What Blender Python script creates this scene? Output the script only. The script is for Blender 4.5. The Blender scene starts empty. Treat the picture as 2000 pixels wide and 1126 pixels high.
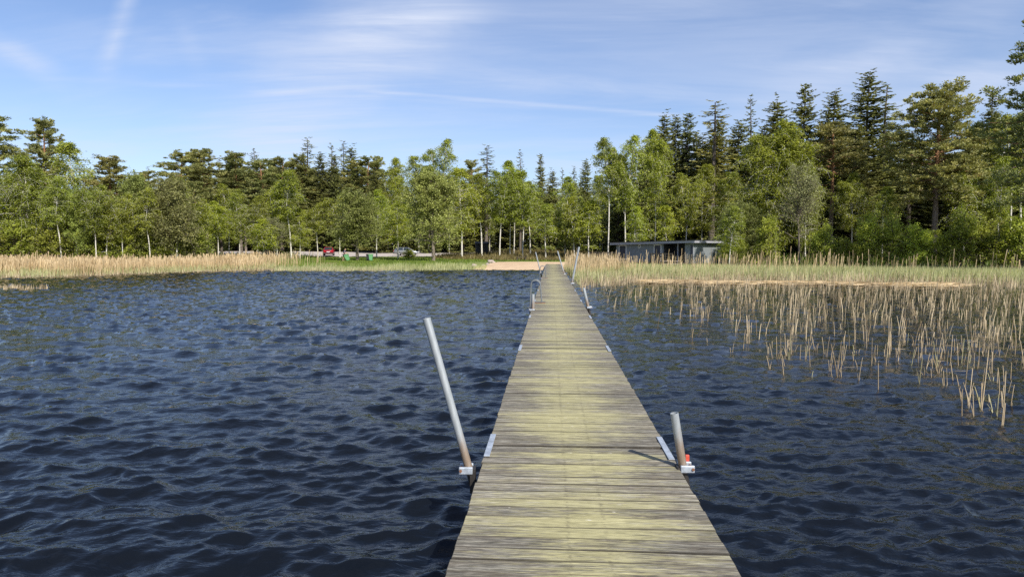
import bpy, bmesh, math, random
import numpy as np
from mathutils import Vector, Matrix

SC = bpy.context.scene
COL = SC.collection
R = np.random.default_rng(7)
random.seed(5)
PI = math.pi

# ------------------------------------------------------------------ camera
F = 1290.0
PITCH = math.atan(78 / F)
EYE = 2.1
DECK = 0.45
cp, sp = math.cos(PITCH), math.sin(PITCH)

def ray(px, py):
    u, v = (px - 1000) / F, (563 - py) / F
    return np.array([u, cp + v * sp, -sp + v * cp])

def on_plane(px, py, z=0.0):
    d = ray(px, py); t = (z - EYE) / d[2]
    return np.array([d[0] * t, d[1] * t, z])

def at_depth(px, py, Y):
    d = ray(px, py); t = Y / d[1]
    return np.array([d[0] * t, Y, EYE + d[2] * t])

cam = bpy.data.cameras.new("camera")
cam.sensor_width = 36.0
cam.lens = F / 2000 * 36
cam.clip_end = 5000
cam.clip_start = 0.05
camo = bpy.data.objects.new("camera", cam)
camo.location = (0, 0, EYE)
camo.rotation_euler = (PI / 2 - PITCH, 0, 0)
COL.objects.link(camo)
SC.camera = camo

# ------------------------------------------------------------------ helpers
def tag(o, label=None, cat=None, group=None, kind=None):
    if label: o["label"] = label
    if cat: o["category"] = cat
    if group: o["group"] = group
    if kind: o["kind"] = kind
    return o

def empty(name, loc, rz=0.0):
    o = bpy.data.objects.new(name, None)
    o.location = loc; o.rotation_euler = (0, 0, rz)
    o.empty_display_size = 0.2
    COL.objects.link(o)
    return o

def link(name, me, mats=None, parent=None):
    o = bpy.data.objects.new(name, me)
    COL.objects.link(o)
    if parent is not None: o.parent = parent
    return o

def mesh_np(name, V, Fc, mat, rnd=None, smooth=False, matidx=None):
    """V (n,3), Fc (m,k) with constant k"""
    V = np.asarray(V, dtype=np.float32); Fc = np.asarray(Fc, dtype=np.int32)
    me = bpy.data.meshes.new(name)
    m, k = Fc.shape
    me.vertices.add(len(V)); me.vertices.foreach_set("co", V.ravel())
    me.loops.add(m * k); me.loops.foreach_set("vertex_index", Fc.ravel())
    me.polygons.add(m)
    me.polygons.foreach_set("loop_start", np.arange(0, m * k, k, dtype=np.int32))
    me.polygons.foreach_set("loop_total", np.full(m, k, dtype=np.int32))
    me.polygons.foreach_set("use_smooth", np.full(m, smooth))
    for mt in (mat if isinstance(mat, (list, tuple)) else [mat]): me.materials.append(mt)
    if matidx is not None: me.polygons.foreach_set("material_index", np.asarray(matidx, dtype=np.int32))
    if rnd is not None:
        a = me.attributes.new("rnd", "FLOAT", "FACE")
        a.data.foreach_set("value", np.asarray(rnd, dtype=np.float32))
    me.update(); me.validate()
    return me

class MB:
    """collects boxes / tubes / prisms into ONE mesh"""
    def __init__(s): s.v = []; s.f = []; s.r = []; s.sm = []
    def add(s, vs, fs, r=0.5, sm=False):
        b = len(s.v); s.v += [tuple(map(float, q)) for q in vs]
        for f in fs: s.f.append(tuple(i + b for i in f)); s.r.append(r); s.sm.append(sm)
    def box(s, lo, hi, r=0.5, M=None, bev=0.0):
        x0, y0, z0 = lo; x1, y1, z1 = hi
        if bev <= 0:
            vs = [(x0,y0,z0),(x1,y0,z0),(x1,y1,z0),(x0,y1,z0),(x0,y0,z1),(x1,y0,z1),(x1,y1,z1),(x0,y1,z1)]
            fs = [(0,3,2,1),(4,5,6,7),(0,1,5,4),(1,2,6,5),(2,3,7,6),(3,0,4,7)]
        else:
            bm = bmesh.new(); bmesh.ops.create_cube(bm, size=1)
            for v in bm.verts:
                v.co = Vector(((x0+x1)/2 + v.co.x*(x1-x0), (y0+y1)/2 + v.co.y*(y1-y0), (z0+z1)/2 + v.co.z*(z1-z0)))
            bmesh.ops.bevel(bm, geom=bm.edges[:], offset=bev, segments=2, affect='EDGES', profile=0.5)
            bm.verts.index_update()
            vs = [v.co[:] for v in bm.verts]; fs = [tuple(v.index for v in f.verts) for f in bm.faces]; bm.free()
        if M is not None: vs = [tuple(M @ Vector(q)) for q in vs]
        s.add(vs, fs, r)
    def tube(s, pts, rad, n=10, r=0.5, cap=True, sm=True):
        pts = [Vector(p) for p in pts]
        if not hasattr(rad, '__len__'): rad = [rad] * len(pts)
        rings = []; prev = None
        for i, p in enumerate(pts):
            t = (pts[min(i+1, len(pts)-1)] - pts[max(i-1, 0)]).normalized()
            a = prev if prev is not None else (Vector((1,0,0)) if abs(t.x) < .8 else Vector((0,1,0)))
            a = (a - t * a.dot(t)).normalized(); prev = a
            b = t.cross(a)
            rings.append([p + (a*math.cos(2*PI*k/n) + b*math.sin(2*PI*k/n)) * rad[i] for k in range(n)])
        vs = [q for rg in rings for q in rg]
        fs = [(i*n+k, i*n+(k+1)%n, (i+1)*n+(k+1)%n, (i+1)*n+k) for i in range(len(pts)-1) for k in range(n)]
        s.add(vs, fs, r, sm)
        if cap:
            s.add(rings[0], [tuple(reversed(range(n)))], r); s.add(rings[-1], [tuple(range(n))], r)
    def prism(s, poly, axis, a, b, r=0.5):
        n = len(poly)
        def P(q, t):
            return (t, q[0], q[1]) if axis == 'x' else (q[0], t, q[1]) if axis == 'y' else (q[0], q[1], t)
        vs = [P(q, a) for q in poly] + [P(q, b) for q in poly]
        fs = [tuple(reversed(range(n))), tuple(range(n, 2*n))] + [(i, (i+1)%n, n+(i+1)%n, n+i) for i in range(n)]
        s.add(vs, fs, r)
    def mesh(s, name, mat):
        me = bpy.data.meshes.new(name); me.from_pydata(s.v, [], s.f)
        me.materials.append(mat)
        a = me.attributes.new("rnd", "FLOAT", "FACE"); a.data.foreach_set("value", np.array(s.r, dtype=np.float32))
        me.polygons.foreach_set("use_smooth", s.sm)
        bm = bmesh.new(); bm.from_mesh(me); bmesh.ops.recalc_face_normals(bm, faces=bm.faces); bm.to_mesh(me); bm.free()
        me.update(); return me
    def build(s, name, mat, parent=None): return link(name, s.mesh(name, mat), None, parent)

# ------------------------------------------------------------------ materials
class NT:
    def __init__(s, mat):
        mat.use_nodes = True; s.t = mat.node_tree; s.t.nodes.clear()
    def n(s, typ, ins=None, **kw):
        nd = s.t.nodes.new(typ)
        for k, v in kw.items(): setattr(nd, k, v)
        for k, v in (ins or {}).items(): s.set(nd, k, v)
        return nd
    def set(s, nd, k, v):
        sock = nd.inputs[k]
        if isinstance(v, bpy.types.NodeSocket): s.t.links.new(v, sock)
        elif isinstance(v, bpy.types.Node): s.t.links.new(v.outputs[0], sock)
        else: sock.default_value = v
    def math(s, op, a, b=0.0, clamp=False):
        return s.n('ShaderNodeMath', {0: a, 1: b}, operation=op, use_clamp=clamp).outputs[0]
    def smooth(s, x, lo, hi):
        return s.n('ShaderNodeMapRange', {'Value': x, 'From Min': lo, 'From Max': hi}, interpolation_type='SMOOTHSTEP').outputs[0]
    def lin(s, x, lo, hi, a=0.0, b=1.0):
        return s.n('ShaderNodeMapRange', {'Value': x, 'From Min': lo, 'From Max': hi, 'To Min': a, 'To Max': b}).outputs[0]
    def mix(s, fac, a, b, mode='MIX'):
        nd = s.n('ShaderNodeMix', data_type='RGBA', blend_type=mode)
        s.set(nd, 0, fac); s.set(nd, 6, a); s.set(nd, 7, b)
        return nd.outputs[2]
    def noise(s, vec, scale, detail=3.0, rough=0.55, dist=0.0, out=0):
        return s.n('ShaderNodeTexNoise', {'Vector': vec, 'Scale': scale, 'Detail': detail, 'Roughness': rough, 'Distortion': dist}).outputs[out]
    def mapping(s, vec, scale=(1,1,1), loc=(0,0,0), rot=(0,0,0)):
        return s.n('ShaderNodeMapping', {'Vector': vec, 'Scale': scale, 'Location': loc, 'Rotation': rot}).outputs[0]
    def out(s, shader):
        o = s.n('ShaderNodeOutputMaterial'); s.set(o, 'Surface', shader)
        return o

def c4(c): return (c[0], c[1], c[2], 1.0)

def principled(N, col, rough=0.6, metal=0.0, normal=None, **kw):
    ins = {'Base Color': col if not isinstance(col, tuple) else c4(col), 'Roughness': rough, 'Metallic': metal}
    b = N.n('ShaderNodeBsdfPrincipled', ins)
    if normal is not None: N.set(b, 'Normal', normal)
    for k, v in kw.items(): N.set(b, k, v)
    return b

def simple(name, col, rough=0.6, metal=0.0, var=0.25, scale=6.0, bump=0.0, stretch=(1,1,1)):
    m = bpy.data.materials.new(name); N = NT(m)
    co = N.n('ShaderNodeTexCoord').outputs['Object']
    v = N.mapping(co, stretch)
    f = N.noise(v, scale, 5)
    f = N.lin(f, 0.3, 0.7, 1 - var, 1 + var)
    cc = N.n('ShaderNodeVectorMath', {0: (col[0], col[1], col[2]), 'Scale': f}, operation='SCALE').outputs[0]
    nm = None
    if bump > 0:
        nm = N.n('ShaderNodeBump', {'Height': N.noise(v, scale * 3, 4), 'Strength': bump, 'Distance': 0.02}).outputs[0]
    N.out(principled(N, cc, N.lin(N.noise(v, scale*2), .3, .7, max(0.03, rough-.1), min(1, rough+.1)), metal, nm))
    return m

def foliage(name, c_dark, c_light, trans=0.35, rough=0.55, spec=0.35):
    m = bpy.data.materials.new(name); N = NT(m)
    rnd = N.n('ShaderNodeAttribute', attribute_name='rnd').outputs['Fac']
    oi = N.n('ShaderNodeObjectInfo')
    co = N.n('ShaderNodeTexCoord').outputs['Object']
    big = N.noise(co, 0.62, 3)
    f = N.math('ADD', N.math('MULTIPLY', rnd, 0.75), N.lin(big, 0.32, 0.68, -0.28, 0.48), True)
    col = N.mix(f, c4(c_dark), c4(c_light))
    col = N.mix(1.0, col, oi.outputs['Color'], 'MULTIPLY')
    b = principled(N, col, rough)
    N.set(b, 'Specular IOR Level', spec)
    tcol = N.mix(1.0, col, (1.25, 1.25, 0.55, 1), 'MULTIPLY')
    t = N.n('ShaderNodeBsdfTranslucent', {'Color': tcol})
    mx = N.n('ShaderNodeMixShader', {0: trans}); N.set(mx, 1, b); N.set(mx, 2, t)
    N.out(mx)
    return m

M = {}
M['birch_leaf'] = foliage('birch_leaves', (0.145, 0.180, 0.022), (0.42, 0.46, 0.065), 0.32)
M['alder_leaf'] = foliage('alder_leaves', (0.135, 0.145, 0.040), (0.38, 0.38, 0.12), 0.27)
M['pine_leaf'] = foliage('pine_needles', (0.14, 0.16, 0.05), (0.46, 0.44, 0.15), 0.22)
M['spruce_leaf'] = foliage('spruce_needles', (0.085, 0.105, 0.032), (0.39, 0.39, 0.115), 0.18)
M['shrub_leaf'] = foliage('shrub_leaves', (0.14, 0.18, 0.02), (0.45, 0.49, 0.07), 0.32)
M['twig'] = foliage('bare_twigs', (0.14, 0.14, 0.05), (0.34, 0.33, 0.13), 0.1)
M['reed_dry'] = foliage('dry_reed', (0.40, 0.29, 0.16), (0.74, 0.58, 0.36), 0.25, 0.6, .25)
M['reed_stub'] = foliage('reed_stubble', (0.25, 0.175, 0.095), (0.76, 0.62, 0.41), 0.2, 0.6, .25)
M['reed_green'] = foliage('green_reed', (0.30, 0.32, 0.13), (0.64, 0.63, 0.35), 0.35, 0.55, .25)
M['grass_blade'] = foliage('lawn_grass', (0.08, 0.13, 0.015), (0.22, 0.29, 0.04), 0.35)
M['under'] = foliage('undergrowth', (0.10, 0.075, 0.03), (0.27, 0.22, 0.08), 0.25)

def bark_birch():
    m = bpy.data.materials.new('birch_bark'); N = NT(m)
    co = N.n('ShaderNodeTexCoord').outputs['Object']
    v = N.mapping(co, (2.2, 2.2, 5.0))
    mk = N.smooth(N.noise(v, 1.6, 5, 0.65), 0.54, 0.64)
    z = N.n('ShaderNodeSeparateXYZ', {0: co}).outputs[2]
    low = N.math('MULTIPLY', N.lin(z, 0, 1.6, 0.5, 0.0), N.noise(N.mapping(co, (3,3,1.2)), 2.0, 3))
    mk = N.math('MAXIMUM', mk, N.smooth(low, .12, .3))
    w = N.mix(N.noise(co, 3.0, 3), (0.50, 0.46, 0.38, 1), (0.78, 0.75, 0.66, 1))
    col = N.mix(mk, w, (0.045, 0.04, 0.035, 1))
    N.out(principled(N, col, 0.7)); return m
def bark_pine():
    m = bpy.data.materials.new('pine_bark'); N = NT(m)
    co = N.n('ShaderNodeTexCoord').outputs['Object']
    z = N.n('ShaderNodeSeparateXYZ', {0: co}).outputs[2]
    f = N.smooth(N.math('ADD', z, N.math('MULTIPLY', N.noise(co, 1.0), 4.0)), 8, 13)
    lo = N.mix(N.noise(N.mapping(co, (4,4,1)), 3.0, 4), (0.07, 0.055, 0.045, 1), (0.30, 0.24, 0.19, 1))
    hi = N.mix(N.noise(N.mapping(co, (4,4,1)), 3.0, 4), (0.16, 0.08, 0.035, 1), (0.36, 0.19, 0.09, 1))
    N.out(principled(N, N.mix(f, lo, hi), 0.85)); return m
M['bark_birch'] = bark_birch()
M['bark_pine'] = bark_pine()
M['bark_dark'] = simple('dark_bark', (0.11, 0.09, 0.07), 0.9, 0, .5, 4, 0, (3,3,.8))
M['bark_alder'] = simple('grey_brown_bark', (0.17, 0.14, 0.105), 0.9, 0, .5, 4, 0, (3,3,.8))
M['galv'] = simple('galvanised_steel', (0.17, 0.185, 0.19), 0.55, 0.4, .18, 14)
M['plate'] = simple('edge_plate_metal', (0.42, 0.46, 0.50), 0.45, 0.35, .28, 14)
M['dark_steel'] = simple('dark_wet_steel', (0.045, 0.04, 0.036), 0.5, .3, .3, 10)
M['rust'] = simple('rusty_steel', (0.22, 0.11, 0.06), .8, .2, .5, 12)
M['orange'] = simple('orange_plastic', (0.55, 0.075, 0.04), .5)
M['beam'] = simple('weathered_beam', (0.06, 0.052, 0.042), .85, 0, .4, 5, .2, (4,.4,4))
M['dark_wood'] = simple('dark_stained_wood', (0.060, 0.047, 0.038), .8, 0, .4, 5, .2)
M['pale_wood'] = simple('pale_planed_wood', (0.50, 0.42, 0.33), .7, 0, .25, 5)
M['grey_wall'] = simple('grey_painted_boards', (0.20, 0.222, 0.232), .7, 0, .14, 3, 0, (3,3,.5))
M['grey_fascia'] = simple('grey_fascia_paint', (0.30, 0.30, 0.33), .6, 0, .15, 3)
M['felt'] = simple('black_roof_felt', (0.022, 0.022, 0.025), .9)
M['white_paint'] = simple('white_paint', (0.72, 0.72, 0.70), .5, 0, .08)
M['navy_door'] = simple('dark_navy_door', (0.030, 0.034, 0.055), .45)
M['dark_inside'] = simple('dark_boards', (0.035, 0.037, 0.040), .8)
M['stone'] = simple('granite_stone', (0.36, 0.30, 0.25), .85, 0, .4, 6, .4)
M['tyre'] = simple('rubber', (0.02, 0.02, 0.02), .85)
M['rim'] = simple('alloy_rim', (.5,.5,.5), .35, .8)
M['glass'] = simple('car_glass', (0.02, 0.03, 0.035), .06, 0, .1)
M['red_car'] = simple('red_car_paint', (0.26, 0.010, 0.022), .25, 0, .05)
M['silver_car'] = simple('silver_car_paint', (0.24, 0.25, 0.265), .28, .5, .05)
M['tail'] = simple('tail_light', (0.5, 0.01, 0.01), .2)
M['plate_white'] = simple('number_plate', (0.78, .78, .76), .4)
M['black_plastic'] = simple('black_plastic', (.025,.025,.028), .55)
M['green_bin'] = simple('green_plastic', (0.13, 0.33, 0.14), .5, 0, .12)
M['skin'] = simple('skin', (0.50, 0.31, 0.22), .55, 0, .08)
M['navy_cloth'] = simple('navy_cloth', (0.03, 0.035, 0.10), .85)
M['black_cloth'] = simple('black_cloth', (0.014, 0.014, 0.018), .85)
M['hair'] = simple('brown_hair', (0.10, 0.06, 0.035), .6)
M['white_face'] = simple('eye_white', (.7,.7,.7), .3)

def wood_deck():
    m = bpy.data.materials.new('lichen_covered_planks'); N = NT(m)
    co = N.n('ShaderNodeTexCoord').outputs['Object']
    rnd = N.n('ShaderNodeAttribute', attribute_name='rnd').outputs['Fac']
    off = N.n('ShaderNodeCombineXYZ', {0: N.math('MULTIPLY', rnd, 37.0), 1: 0.0, 2: N.math('MULTIPLY', rnd, 91.0)}).outputs[0]
    pv = N.n('ShaderNodeVectorMath', {0: co, 1: off}, operation='ADD').outputs[0]
    xyz = N.n('ShaderNodeSeparateXYZ', {0: co})
    x, y = xyz.outputs[0], xyz.outputs[1]
    g1 = N.noise(N.mapping(pv, (5.0, 85, 1)), 1.0, 7, 0.70, 0.8)
    g2 = N.noise(N.mapping(pv, (13, 210, 1)), 1.0, 4, 0.6, 0.3)
    g3 = N.noise(N.mapping(pv, (2.6, 26, 1)), 1.0, 5, 0.6, 0.4)
    base = N.mix(N.smooth(g1, .33, .68), (0.088, 0.080, 0.060, 1), (0.33, 0.305, 0.24, 1))
    base = N.mix(N.smooth(g2, .52, .70), base, (0.36, 0.33, 0.265, 1))
    base = N.mix(N.math('MULTIPLY', N.smooth(g3, .58, .40), .55), base, (0.125, 0.095, 0.06, 1))
    tone = N.lin(rnd, 0, 1, .80, 1.30)
    base = N.n('ShaderNodeVectorMath', {0: base, 'Scale': tone}, operation='SCALE').outputs[0]
    # lichen: concentrated along the walked centre, streaky with the grain
    wob = N.math('MULTIPLY', N.math('SUBTRACT', N.noise(N.mapping(co, (.8, .8, 1)), 1.0, 3), .5), .6)
    ax = N.math('ABSOLUTE', N.math('ADD', N.math('ADD', x, 0.01), wob))
    band = N.smooth(ax, 0.80, 0.0)
    patch = N.noise(N.mapping(co, (1.1, 1.6, 1)), 1.0, 5, .6)
    streak = N.noise(N.mapping(pv, (4.6, 62, 1)), 1.0, 7, .72, .8)
    lv = N.math('ADD', N.math('MULTIPLY', band, .46), N.math('MULTIPLY', N.math('SUBTRACT', patch, .5), .80))
    lv = N.math('ADD', lv, N.math('MULTIPLY', N.math('SUBTRACT', streak, .5), 2.3))
    lv = N.math('ADD', lv, N.math('MULTIPLY', N.math('SUBTRACT', N.math('FRACT', N.math('MULTIPLY', rnd, 7.31)), .5), .42))
    li = N.smooth(lv, .0, .60)
    lc = N.mix(N.noise(N.mapping(pv, (6, 90, 1)), 1.0, 5, .6), (0.34, 0.305, 0.13, 1), (0.60, 0.55, 0.275, 1))
    col = N.mix(N.math('MULTIPLY', li, .82), base, lc)
    gm = N.math('MULTIPLY', N.lin(g1, .3, .68, .50, 1.24), N.lin(g2, .3, .7, .70, 1.24))
    col = N.n('ShaderNodeVectorMath', {0: col, 'Scale': gm}, operation='SCALE').outputs[0]
    # two nail rows: small dark dots in a line either side of the centre
    for xc in (-0.115, 0.105):
        d = N.math('ABSOLUTE', N.math('SUBTRACT', x, xc))
        d = N.math('ADD', d, N.math('MULTIPLY', N.noise(co, 14.0, 2), .025))
        nl = N.math('MULTIPLY', N.smooth(d, .034, .012), N.smooth(N.noise(N.mapping(co, (30, 45, 1)), 1.0, 2), .46, .62))
        col = N.mix(N.math('MULTIPLY', nl, .40), col, (0.07, 0.055, 0.035, 1))
    # pale crusty spots
    sp_ = N.n('ShaderNodeTexVoronoi', {'Vector': N.mapping(co, (6.5, 15, 1)), 'Scale': 1.0}, feature='F1').outputs['Distance']
    spm = N.math('MULTIPLY', N.smooth(N.math('ADD', sp_, N.math('MULTIPLY', N.noise(co, 40, 3), .25)), .26, .17), N.smooth(N.noise(co, 1.6, 3), .50, .62))
    col = N.mix(N.math('MULTIPLY', spm, .8), col, (0.62, 0.58, 0.47, 1))
    # grime on the plank edges and in the gaps
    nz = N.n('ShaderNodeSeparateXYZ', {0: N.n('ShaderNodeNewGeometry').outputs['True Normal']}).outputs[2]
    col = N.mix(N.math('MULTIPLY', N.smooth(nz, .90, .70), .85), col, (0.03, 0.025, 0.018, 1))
    wf = N.math('MULTIPLY', N.smooth(N.noise(N.mapping(pv, (9, 120, 1)), 1.0, 5, .7), .66, .72), N.smooth(N.noise(co, 2.2, 3), .45, .6))
    col = N.mix(N.math('MULTIPLY', wf, .75), col, (0.60, 0.57, 0.48, 1))
    h = N.math('ADD', N.math('MULTIPLY', g1, .6), N.math('MULTIPLY', g2, .4))
    nm = N.n('ShaderNodeBump', {'Height': h, 'Strength': .55, 'Distance': .006}).outputs[0]
    N.out(principled(N, col, .82, 0, nm)); return m
M['deck'] = wood_deck()

def pole_mat():
    m = bpy.data.materials.new('galvanised_pole'); N = NT(m)
    co = N.n('ShaderNodeTexCoord').outputs['Object']
    z = N.n('ShaderNodeSeparateXYZ', {0: co}).outputs[2]
    st = N.noise(N.mapping(co, (40, 40, 5)), 1.0, 5)
    base = N.mix(st, (0.22, 0.245, 0.25, 1), (0.50, 0.53, 0.54, 1))
    r = N.smooth(N.math('ADD', z, N.math('MULTIPLY', N.math('SUBTRACT', N.noise(N.mapping(co, (12,12,4)), 1, 4), .5), .5)), .34, .02)
    col = N.mix(N.math('MULTIPLY', r, .8), base, (0.24, 0.14, 0.06, 1))
    N.out(principled(N, col, .5, .35)); return m
M['pole'] = pole_mat()

def water_mat():
    m = bpy.data.materials.new('lake_water'); N = NT(m)
    co = N.n('ShaderNodeTexCoord').outputs['Object']
    n1 = N.noise(N.mapping(co, (3.4, 7.5, 1), (0,0,0), (0,0,.25)), 1.0, 4, .6, .5)
    n2 = N.noise(N.mapping(co, (9, 19, 1), (0,0,0), (0,0,-.2)), 1.0, 3, .55, .4)
    h = N.math('ADD', N.math('MULTIPLY', n1, .7), N.math('MULTIPLY', n2, .25))
    nm = N.n('ShaderNodeBump', {'Height': h, 'Strength': .40, 'Distance': .045}).outputs[0]
    b = principled(N, (0.004, 0.0055, 0.008), .03, 0, nm, **{'IOR': 1.333})
    N.out(b); return m
M['water'] = water_mat()

# ------------------------------------------------------------------ world
SUN_EL, SUN_AZ = math.radians(41), math.radians(31)      # behind the camera, to the right
sun_dir = Vector((math.sin(SUN_AZ) * math.cos(SUN_EL), -math.cos(SUN_AZ) * math.cos(SUN_EL), math.sin(SUN_EL)))
sl = bpy.data.lights.new("sun", 'SUN'); sl.energy = 4.6; sl.angle = math.radians(.5); sl.color = (1.0, .945, .86)
so = bpy.data.objects.new("sun", sl); so.rotation_euler = sun_dir.to_track_quat('Z', 'Y').to_euler(); so.location = (20, -20, 40)
COL.objects.link(so)

W = bpy.data.worlds.new("World"); SC.world = W
N = NT(W)
sky = N.n('ShaderNodeTexSky', sky_type='NISHITA', sun_disc=False, sun_elevation=SUN_EL,
          sun_rotation=math.atan2(sun_dir.x, sun_dir.y), air_density=1.0, dust_density=.7, ozone_density=3.0, altitude=50)
d = N.n('ShaderNodeTexCoord').outputs['Generated']
dn = N.n('ShaderNodeVectorMath', {0: d}, operation='NORMALIZE').outputs[0]
xyz = N.n('ShaderNodeSeparateXYZ', {0: dn})
zc = N.math('ADD', N.math('MAXIMUM', xyz.outputs[2], 0.0), .16)
pl = N.n('ShaderNodeCombineXYZ', {0: N.math('DIVIDE', xyz.outputs[0], zc), 1: N.math('DIVIDE', xyz.outputs[1], zc), 2: 0.0}).outputs[0]
def streak(p1, p2, w, amp, soft, endsoft=.05, grow=0.0):
    """cirrus streak along the great circle through two sky directions"""
    a = Vector(ray(*p1)).normalized(); b = Vector(ray(*p2)).normalized()
    nrm = a.cross(b).normalized(); tan = (b - a).normalized()
    ta, tb = a.dot(tan), b.dot(tan)
    t = N.n('ShaderNodeVectorMath', {0: dn, 1: tuple(tan)}, operation='DOT_PRODUCT').outputs['Value']
    q = N.math('ABSOLUTE', N.n('ShaderNodeVectorMath', {0: dn, 1: tuple(nrm)}, operation='DOT_PRODUCT').outputs['Value'])
    q = N.math('ADD', q, N.math('MULTIPLY', N.math('SUBTRACT', N.noise(N.mapping(dn, (7,7,7)), 1.0, 4), .5), soft))
    mk = N.smooth(q, w, 0.0)
    e = N.math('MULTIPLY', N.smooth(t, ta - endsoft, ta + endsoft), N.smooth(t, tb + endsoft, tb - endsoft))
    fib = N.lin(N.noise(N.mapping(pl, (1.2, 9, 1), (0, 0, 0), (0, 0, -.75)), 1.0, 7, .62, .7), .3, .7, .35, 1.45)
    return N.math('MULTIPLY', N.math('MULTIPLY', N.math('MULTIPLY', mk, e), amp), fib)
cir = N.noise(N.mapping(pl, (.55, 1.9, 1), (3.1, .4, 0), (0, 0, -.95)), 1.0, 6, .58, .5)
cir2 = N.noise(N.mapping(pl, (1.1, 3.6, 1), (.7, 2.2, 0), (0, 0, .9)), 1.0, 6, .6, .6)
fac = N.math('ADD', N.math('MULTIPLY', N.smooth(cir, .40, .74), .34), N.math('MULTIPLY', N.smooth(cir2, .46, .76), .18))
for args in (((268, -60), (205, 140), .020, .40, .03, .03), ((-60, 50), (110, 150), .022, .38, .02, .03),
             ((880, -60), (450, 330), .12, .46, .10, .08), ((1010, 180), (520, 300), .10, .14, .08, .1),
             ((715, 178), (1320, 225), 0.0050, .42, .003, .025), ((1230, 330), (2100, -60), .055, .24, .05, .08),
             ((1500, 330), (2150, 60), .04, .22, .04, .08), ((60, 150), (1300, 225), .006, .14, .006, .06),
             ((700, 60), (960, 10), .03, .22, .05, .05), ((350, 40), (390, 130), .02, .14, .03, .03)):
    fac = N.math('MAXIMUM', N.math('ADD', fac, N.math('MULTIPLY', streak(*args), .75)), fac)
hz = N.smooth(xyz.outputs[2], .40, .0)
fac = N.math('ADD', fac, N.math('MULTIPLY', hz, .16), True)
skc = N.n('ShaderNodeVectorMath', {0: sky.outputs[0], 1: (.98, .975, 1.08)}, operation='MULTIPLY').outputs[0]
col = N.mix(fac, skc, (5.0, 5.5, 6.7, 1))
bg = N.n('ShaderNodeBackground', {'Color': col, 'Strength': .108})
wo = N.n('ShaderNodeOutputWorld'); N.set(wo, 'Surface', bg)

SC.view_settings.view_transform = 'Standard'
SC.view_settings.look = 'None'
SC.view_settings.gamma = 1
SC.view_settings.exposure = 0.43
SC.cycles.use_denoising = False
SC.cycles.max_bounces = 6
SC.cycles.transparent_max_bounces = 4

# ------------------------------------------------------------------ terrain
SX = np.array([-400, -90, -60, -40, -26, -14, -5, 5, 8, 15, 25, 40, 80, 400.])
SY = np.array([10, 42, 52, 62, 69, 67, 65.2, 65, 67, 66, 62, 54, 42, 0.])
def shore(X): return np.interp(X, SX, SY)
def ground(X, Y):
    X = np.asarray(X, float); Y = np.asarray(Y, float)
    dd = (Y - shore(X)) * .85
    up = .020 * np.clip(dd - 38, 0, 34) * np.clip((8 - X) / 12, 0, 1) + .05 * np.clip(dd, 0, 8) + .0075 * np.clip(dd - 8, 0, 80) + .012 * np.clip(dd - 90, 0, 400)
    bank = .55 * np.exp(-((X - 2) / 13.0) ** 2) * np.clip((dd - 22) / 18, 0, 1) * (X > -400)
    bank *= np.clip((X + 12) / 10, 0, 1)
    return np.where(dd < 0, np.maximum(dd * .16, -1.3), up + bank)
def gz(x, y): return float(ground(x, y))

def axis(breaks):
    out = []
    for a, b, s in breaks: out.append(np.arange(a, b, s))
    return np.concatenate(out + [np.array([breaks[-1][1]])])
def sheet(gx, gy, zf):
    X, Y = np.meshgrid(gx, gy)
    V = np.stack([X, Y, zf(X, Y)], -1).reshape(-1, 3)
    nx, ny = len(gx), len(gy)
    i = np.arange(nx - 1)[None, :] + nx * np.arange(ny - 1)[:, None]
    return V, np.stack([i, i + 1, i + nx + 1, i + nx], -1).reshape(-1, 4)

def ground_mat():
    m = bpy.data.materials.new('ground_cover'); N = NT(m)
    co = N.n('ShaderNodeTexCoord').outputs['Object']
    xyz = N.n('ShaderNodeSeparateXYZ', {0: co}); x, y = xyz.outputs[0], xyz.outputs[1]
    w = N.math('MULTIPLY', N.math('SUBTRACT', N.noise(co, .12, 3), .5), 9.0)
    xa = N.math('ADD', x, w); ya = N.math('ADD', y, w)
    lawn = N.math('MULTIPLY', N.math('MULTIPLY', N.smooth(xa, -44, -36), N.smooth(xa, 1, -5)), N.smooth(ya, 114, 108))
    lawn2 = N.math('MULTIPLY', N.math('MULTIPLY', N.smooth(xa, 6, 9), N.smooth(xa, 26, 22)), N.smooth(ya, 80, 74))
    lawn3 = N.math('MULTIPLY', N.math('MULTIPLY', N.smooth(xa, -12, -6), N.smooth(xa, 10, 6)), N.smooth(ya, 89, 85))
    lawn = N.math('MAXIMUM', lawn, N.math('MAXIMUM', lawn2, lawn3))
    gr = N.mix(N.noise(co, .8, 5), (0.075, 0.125, 0.014, 1), (0.20, 0.255, 0.035, 1))
    gr = N.mix(N.smooth(N.noise(co, .35, 4), .52, .68), gr, (0.23, 0.20, 0.07, 1))
    ff = N.mix(N.noise(co, .7, 5), (0.035, 0.027, 0.015, 1), (0.13, 0.10, 0.045, 1))
    col = N.mix(lawn, ff, gr)
    nm = N.n('ShaderNodeBump', {'Height': N.noise(co, 9, 4), 'Strength': .40, 'Distance': .045}).outputs[0]
    N.out(principled(N, col, .95, 0, nm)); return m
gx = axis([(-700, -160, 30), (-160, -70, 5), (-70, 70, 1), (70, 160, 5), (160, 700, 30)])
gy = axis([(-60, 20, 8), (20, 40, 2), (40, 130, .8), (130, 240, 5), (240, 1400, 60)])
V, Fc = sheet(gx, gy, lambda X, Y: ground(X, Y) + .04 * np.sin(X * .9) * np.sin(Y * .7) * (Y > 70))
tag(link('ground', mesh_np('ground', V, Fc, ground_mat(), smooth=True)), 'grassy lake shore and forest floor', None, None, 'structure')

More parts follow.
